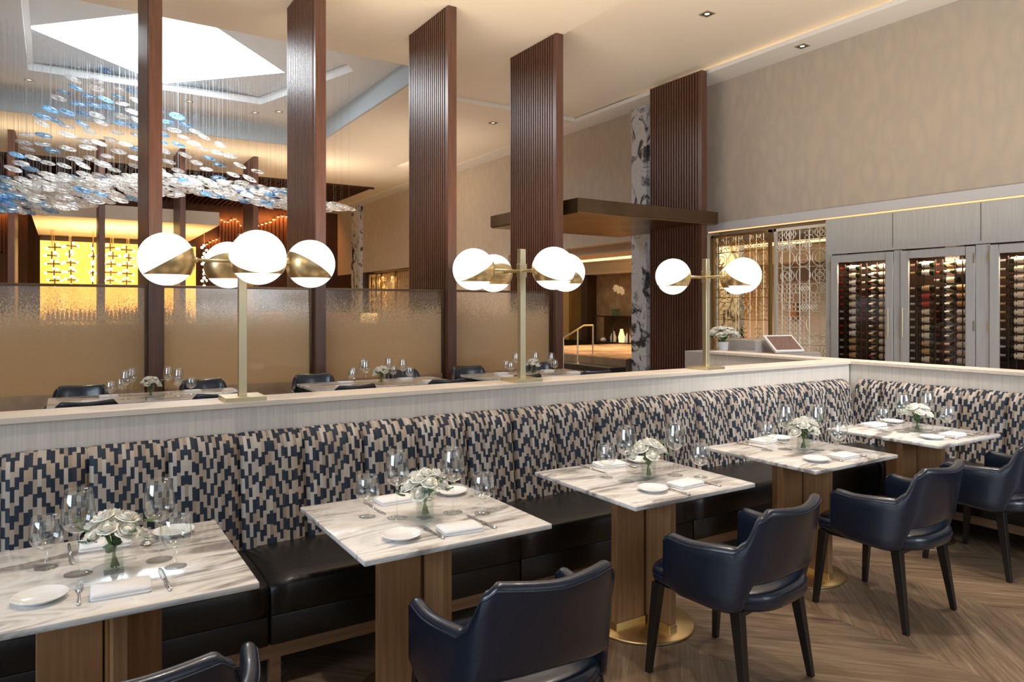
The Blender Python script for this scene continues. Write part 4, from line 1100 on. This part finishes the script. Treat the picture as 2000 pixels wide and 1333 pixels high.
over = [dict(waterL=(-.18,.12), wineL=(-.09,.0), vase=(.01,-.04), wineR=(.15,0), waterR=(.19,-.10), plN=(-.19,-.19), plF=(.23,.28), napN=(.02,-.24), napF=(.0,.27), fork=(-.09,-.20), knN=(.145,-.21), knF=(-.11,.22)),
        dict(waterL=(-.20,.10), wineL=(-.10,.02), vase=(0,-.04), wineR=(.13,-.04), waterR=(.23,-.12), plN=(-.19,-.235), plF=(.27,.24), napN=(.04,-.27), napF=(-.01,.26), fork=(-.065,-.235), knN=(.165,-.22), knF=(-.13,.2)),
        dict(waterL=(-.15,.10), wineL=(-.12,-.02), vase=(.02,-.03), wineR=(.18,-.06), waterR=(.26,-.16), plN=(-.14,-.23), napN=(.07,-.24), napF=(.04,.30), fork=(-.06,-.29), knN=(.19,-.24), knF=(-.10,.28)),
        dict(waterL=(-.15,.11), wineL=(-.03,.07), vase=(.04,-.01), wineR=(.12,-.05), plN=(-.17,-.24), plF=(.22,.30), napN=(.06,-.26), napF=(.06,.30)), {}]
for i, x in enumerate(TX):
    d = dict(base); d.update(over[i]); n = TN[i]; c = lambda k: (x+d[k][0], TY+d[k][1])
    J = random.Random(i+50).uniform
    put(wine0, *c('wineL'), 0, 'tall wine glass left of the flowers on '+n, 'wine glass', 'tall wine glasses on the marble tables')
    put(wine0, *c('wineR'), 0, 'tall wine glass right of the flowers on '+n, 'wine glass', 'tall wine glasses on the marble tables')
    put(water0, *c('waterL'), 0, 'short stemmed water glass at the left on '+n, 'water glass', 'water glasses on the marble tables')
    put(water0, *c('waterR'), 0, 'short stemmed water glass at the right on '+n, 'water glass', 'water glasses on the marble tables')
    put(plate0, *c('plN'), 0, 'white bread plate on the chair side of '+n, 'plate', 'bread plates on the marble tables')
    put(plate0, *c('plF'), 0, 'white bread plate on the banquette side of '+n, 'plate', 'bread plates on the marble tables')
    put(nap0, *c('napN'), J(-.12,.12)+(-.05), 'folded white napkin on the chair side of '+n, 'napkin', 'napkins on the marble tables')
    put(nap0, *c('napF'), J(-.15,.15), 'folded white napkin on the banquette side of '+n, 'napkin', 'napkins on the marble tables')
    put(fk0, *c('fork'), pi/2+(.05 if i else -.02), 'steel fork left of the near napkin on '+n, 'fork', 'forks on the marble tables')
    put(kn0, *c('knN'), pi/2+.03, 'steel knife right of the near napkin on '+n, 'knife', 'knives on the marble tables')
    put(kn0, *c('knF'), -pi/2+.04, 'steel knife beside the far napkin on '+n, 'knife', 'knives on the marble tables')
    put(sp0, *c('spF'), -pi/2, 'steel spoon between far napkin and far plate on '+n, 'spoon', 'spoons on the marble tables')
    put(va0, *c('vase'), 0, 'square glass vase in the middle of '+n, 'vase', 'glass vases on the marble tables')
    put(bq[i % 3], *c('vase'), i*1.1, 'cream rose bouquet in the vase on '+n, 'flowers', 'bouquets on the marble tables')

# ------------------------------------------------------------------ tables and chairs beyond the partition
def back_table():
    t = thing('dining_table', None, 'table')
    MB().box(-.85, .85, -.38, .38, TH-.03, TH).build('table_top', M['marble'], t, bevel=.003)
    MB().box(-.35, .35, -.04, .04, .015, TH-.03).build('pedestal', M['oak'], t); MB().box(-.40, .40, -.13, .13, 0, .015).build('base_plate', M['brass'], t)
    return t
bt0 = back_table()
for i, (x, lb) in enumerate(((.72,'table beyond the partition at the left, between two fins'),(3.12,'table beyond the partition in front of the second glass screen'),(5.25,'table beyond the partition behind the second globe lamp'))):
    if i == 0: bt0.location = (x, 7.85, 0); bt0['label'] = lb; bt0['group'] = 'tables beyond the partition'
    else: dup(bt0, (x, 7.85, 0), 0, lb, 'tables beyond the partition')
    nn_ = ('the left far table','the second far table','the third far table')[i]
    k = 0
    for (dx, dy, rz, w_) in ((-.58,-.36,.1,'near left'),(-.60,.50,pi-.12,'far left'),(.62,.50,pi+.1,'far right'),(.55,-.36,-.1,'near right')):
        dup(ch0, (x+dx, 7.75+dy, 0), rz, 'dark leather armchair at the %s corner of %s beyond the partition' % (w_, nn_), 'armchairs beyond the partition')
    for (dx, dy, w_) in ((-.22,-.05,'near left'),(.24,-.04,'near right'),(-.15,.22,'far left'),(.18,.24,'far right')):
        put(wine0, x+dx, 7.75+dy, 0, 'tall wine glass at the %s of %s beyond the partition' % (w_, nn_), 'wine glass', 'wine glasses beyond the partition')
        put(water0, x+dx*1.55, 7.75+dy+.1, 0, 'water glass at the %s of %s beyond the partition' % (w_, nn_), 'water glass', 'water glasses beyond the partition')
        put(nap0, x+dx*2.3, 7.75+dy+(.05 if dy > 0 else -.08), 0, 'folded napkin at the %s of %s beyond the partition' % (w_, nn_), 'napkin', 'napkins beyond the partition')
    put(va0, x, 7.78, 0, 'small vase at the centre of %s beyond the partition' % nn_, 'vase', 'vases beyond the partition')
    put(bq[i], x, 7.78, .5, 'cream bouquet at the centre of %s beyond the partition' % nn_, 'flowers', 'bouquets beyond the partition')
# flowers by the host stand
hv = onY(1478, 690, 6.6)
t = thing('white_planter', 'small pale pot holding white flowers beside the menu board', 'pot', (7.74, 6.75, 1.031))
MB().lathe([(0,0),(.06,0),(.075,.12),(.07,.12),(.055,.01),(0,.01)], n=20).build('pot', M['whitepot'], t, True)
h = dup(bq[0], (7.74, 6.75, 1.04), 0, 'large white and cream flower arrangement beside the menu board', None); h.scale = (2.3, 2.3, 1.6)
if 'group' in h: del h['group']

# ------------------------------------------------------------------ globe lamps on the partition cap
def make_lamp():
    t = thing('globe_table_lamp', None, 'lamp')
    MB().box(-.10, .10, -.10, .10, 0, .022).build('base', M['brass_pole'], t, bevel=.002)
    MB().box(-.02, .02, -.02, .02, .022, .855).build('pole', M['brass_pole'], t, bevel=.002)
    MB().box(-.0245, .0245, -.0245, .0245, .67, .76).build('collar', M['brass_pole'], t, bevel=.002)
    zg = .714; R = .130; A = .355
    for k in range(4):
        a = k*pi/2; d = (cos(a), sin(a))
        MB().tube([(d[0]*.02, d[1]*.02, zg), (d[0]*(A-R*.97), d[1]*(A-R*.97), zg)], .0085, 10).tube([(d[0]*(A-R*1.10), d[1]*(A-R*1.10), zg), (d[0]*(A-R*.96), d[1]*(A-R*.96), zg)], .014, 10).build('arm', M['brass_pole'], t, 'all')
        c = (d[0]*A, d[1]*A, zg)
        g = MB().sphere((0,0,0), R, 40, 24).build('globe', M['globe'], t, 'all', loc=c)
        mb = MB(); rows = []; ro, ri = R*1.018, R*.985
        for i in range(65):
            ph = 2*pi*i/64; x, y = cos(ph), sin(ph)
            toward = -(x*d[0]+y*d[1])
            e0 = radians(-36); bt = .625*toward; e1 = max(e0+.002, atan(bt)+math.asin(-.082/sqrt(1+bt*bt)))
            r = []
            for j in range(9): e = e0+(e1-e0)*j/8; r.append((ro*cos(e)*x, ro*cos(e)*y, ro*sin(e)))
            for j in range(8, -1, -1): e = e0+(e1-e0)*j/8; r.append((ri*cos(e)*x, ri*cos(e)*y, ri*sin(e)))
            rows.append(r)
        mb.grid(rows, close_u=True); mb.build('brass_band', M['brass'], g, True)
    return t
lp = make_lamp()
for i, (x, lb) in enumerate(((.78,'four-globe brass lamp nearest the camera on the partition cap'),(2.505,'four-globe brass lamp in the middle of the partition cap'),(4.215,'four-globe brass lamp farthest along the cap, in front of the fifth fin'))):
    if i == 0: lp.location = (x, 3.845, 1.1462); lp['label'] = lb; lp['group'] = 'globe lamps on the partition'
    else: dup(lp, (x, 3.845, 1.1462), 0, lb, 'globe lamps on the partition')

# ------------------------------------------------------------------ recessed downlights
dl = MB().box(-.09, .09, -.09, .09, -.012, .0)
def downlight(loc, lb):
    t = thing('recessed_downlight', lb, 'downlight', loc, 0, 'recessed downlights')
    fr = MB(); fr.box(-.09,.09,-.09,-.07,-.01,0); fr.box(-.09,.09,.07,.09,-.01,0); fr.box(-.09,-.07,-.07,.07,-.01,0); fr.box(.07,.09,-.07,.07,-.01,0)
    fr.build('frame', M['housing'], t); MB().box(-.07,.07,-.07,.07,-.004,0).build('recess', M['walnut_dark'], t)
    MB().lathe([(0,-.006),(.035,-.006),(.04,-.004),(0,-.004)], n=12).build('lens', M['lens'], t)
downlight(onZ(1381, 27, ZC+.139), 'square downlight in the warm ceiling, upper right')
downlight(onZ(1567, 90, ZC-.01), 'square downlight in the soffit along the right wall')
downlight(onZ(963, 240, ZC), 'small downlight between the third and fourth fins')
for (x, y), lb in (((57,156),'small downlight in the atrium recess at the far left'), ((370,198),'small downlight in the atrium recess, right of the first fin'), ((498,220),'small downlight in the atrium recess, farther right'), ((545,218),'small downlight in the atrium recess beside the second fin')):
    p = onZ(x, y, ZR-.045); 
    downlight(p, lb)

# ------------------------------------------------------------------ blown glass chandelier over the atrium
rr = random.Random(11)
def lerp(pts, x):
    if x <= pts[0][0]: return pts[0][1]
    for (a, va), (b, vb) in zip(pts, pts[1:]):
        if x <= b: return va+(vb-va)*(x-a)/(b-a)
    return pts[-1][1]
B_pts = [(-60,425),(0,412),(60,418),(130,408),(200,396),(300,384),(380,378),(455,388),(490,398),(556,408),(620,412),(680,410)]
T_pts = [(-60,345),(0,355),(60,345),(130,338),(200,342),(266,340),(330,340),(400,348),(480,356),(560,370),(620,392),(680,404)]
U_pts = [(-60,350),(0,340),(28,310),(50,265),(90,215),(125,160),(145,128),(210,128),(262,180),(300,205),(340,222),(380,240),(440,290),(500,335)]
spots = []
def try_add(x, y, md):
    if all(hypot((x-a), (y-b)*2.1) > md for a, b in spots): spots.append((x, y)); return True
k = 0
while k < 6000 and len(spots) < 430:
    k += 1; x = rr.uniform(-60, 682); 
    if rr.random() < .6:
        y = lerp(T_pts, x)+(lerp(B_pts, x)-lerp(T_pts, x))*rr.random()**.75; try_add(x, y, 13)
    else:
        u = lerp(U_pts, x); b = lerp(T_pts, x)
        if b-u > 10 and x < 505: y = u+(b-u)*rr.random(); try_add(x, y, 27)
def disc_mesh(r):
    mb = MB(); rows = []
    for i in range(7):
        th = pi*i/6; rows.append([(r*sin(th)*cos(2*pi*k/14)*(1+.08*sin(3*2*pi*k/14)), r*sin(th)*sin(2*pi*k/14), r*.30*cos(th)) for k in range(14)])
    mb.grid(rows, close_u=True); return mb
ct = thing('glass_chandelier', 'cloud-shaped chandelier of hundreds of blown glass discs on fine wires under the skylight', 'chandelier', (2, 15.5, 4))
dpos = []
for (x, y) in spots:
    Yd = 15.6+1.4*sin(x/170.)+(300-y)*.004+rr.uniform(-.7,.7)
    p = onY(x, y, Yd); 
    blue = rr.random() < (.62 if y < 250 else .38 if x < 60 else .12)
    dpos.append((p, blue))
protoD = {}
wires = MB(); stuff = {True: MB(), False: MB()}
base_v = disc_mesh(.155)
for i, (p, blue) in enumerate(dpos):
    R = Matrix.Rotation(rr.uniform(.12,.42), 3, 'Y') @ Matrix.Rotation(rr.uniform(-.2,.2), 3, 'X')
    R = Matrix.Rotation(rr.uniform(-.5,.2)+ANG-pi/2, 3, 'Z') @ R
    q = p-ct.location; s = rr.uniform(.85,1.1)
    wires.tube([q, Vector((q.x, q.y, ZR-.06-4))], .0013, 3, False)
    if i < 100:
        key = blue
        if key not in protoD:
            o = disc_mesh(.155).build('glass_disc', M['disc_blue' if blue else 'disc_clear'], ct, 'all'); protoD[key] = o
        else: o = protoD[key].copy(); COL.objects.link(o); o.parent = ct
        o.location = q; o.rotation_euler = R.to_euler(); o.scale = (s, s, s)
    else:
        stuff[blue].add([q+R @ (Vector(v)*s) for v in base_v.v], base_v.f)
for b in (True, False):
    o = stuff[b].build('glass_discs', M['disc_blue' if b else 'disc_clear'], ct, 'all'); o['kind'] = 'stuff'
o = wires.build('suspension_wires', flat('wire_grey', (.30,.31,.32), .8), ct); o['kind'] = 'stuff'
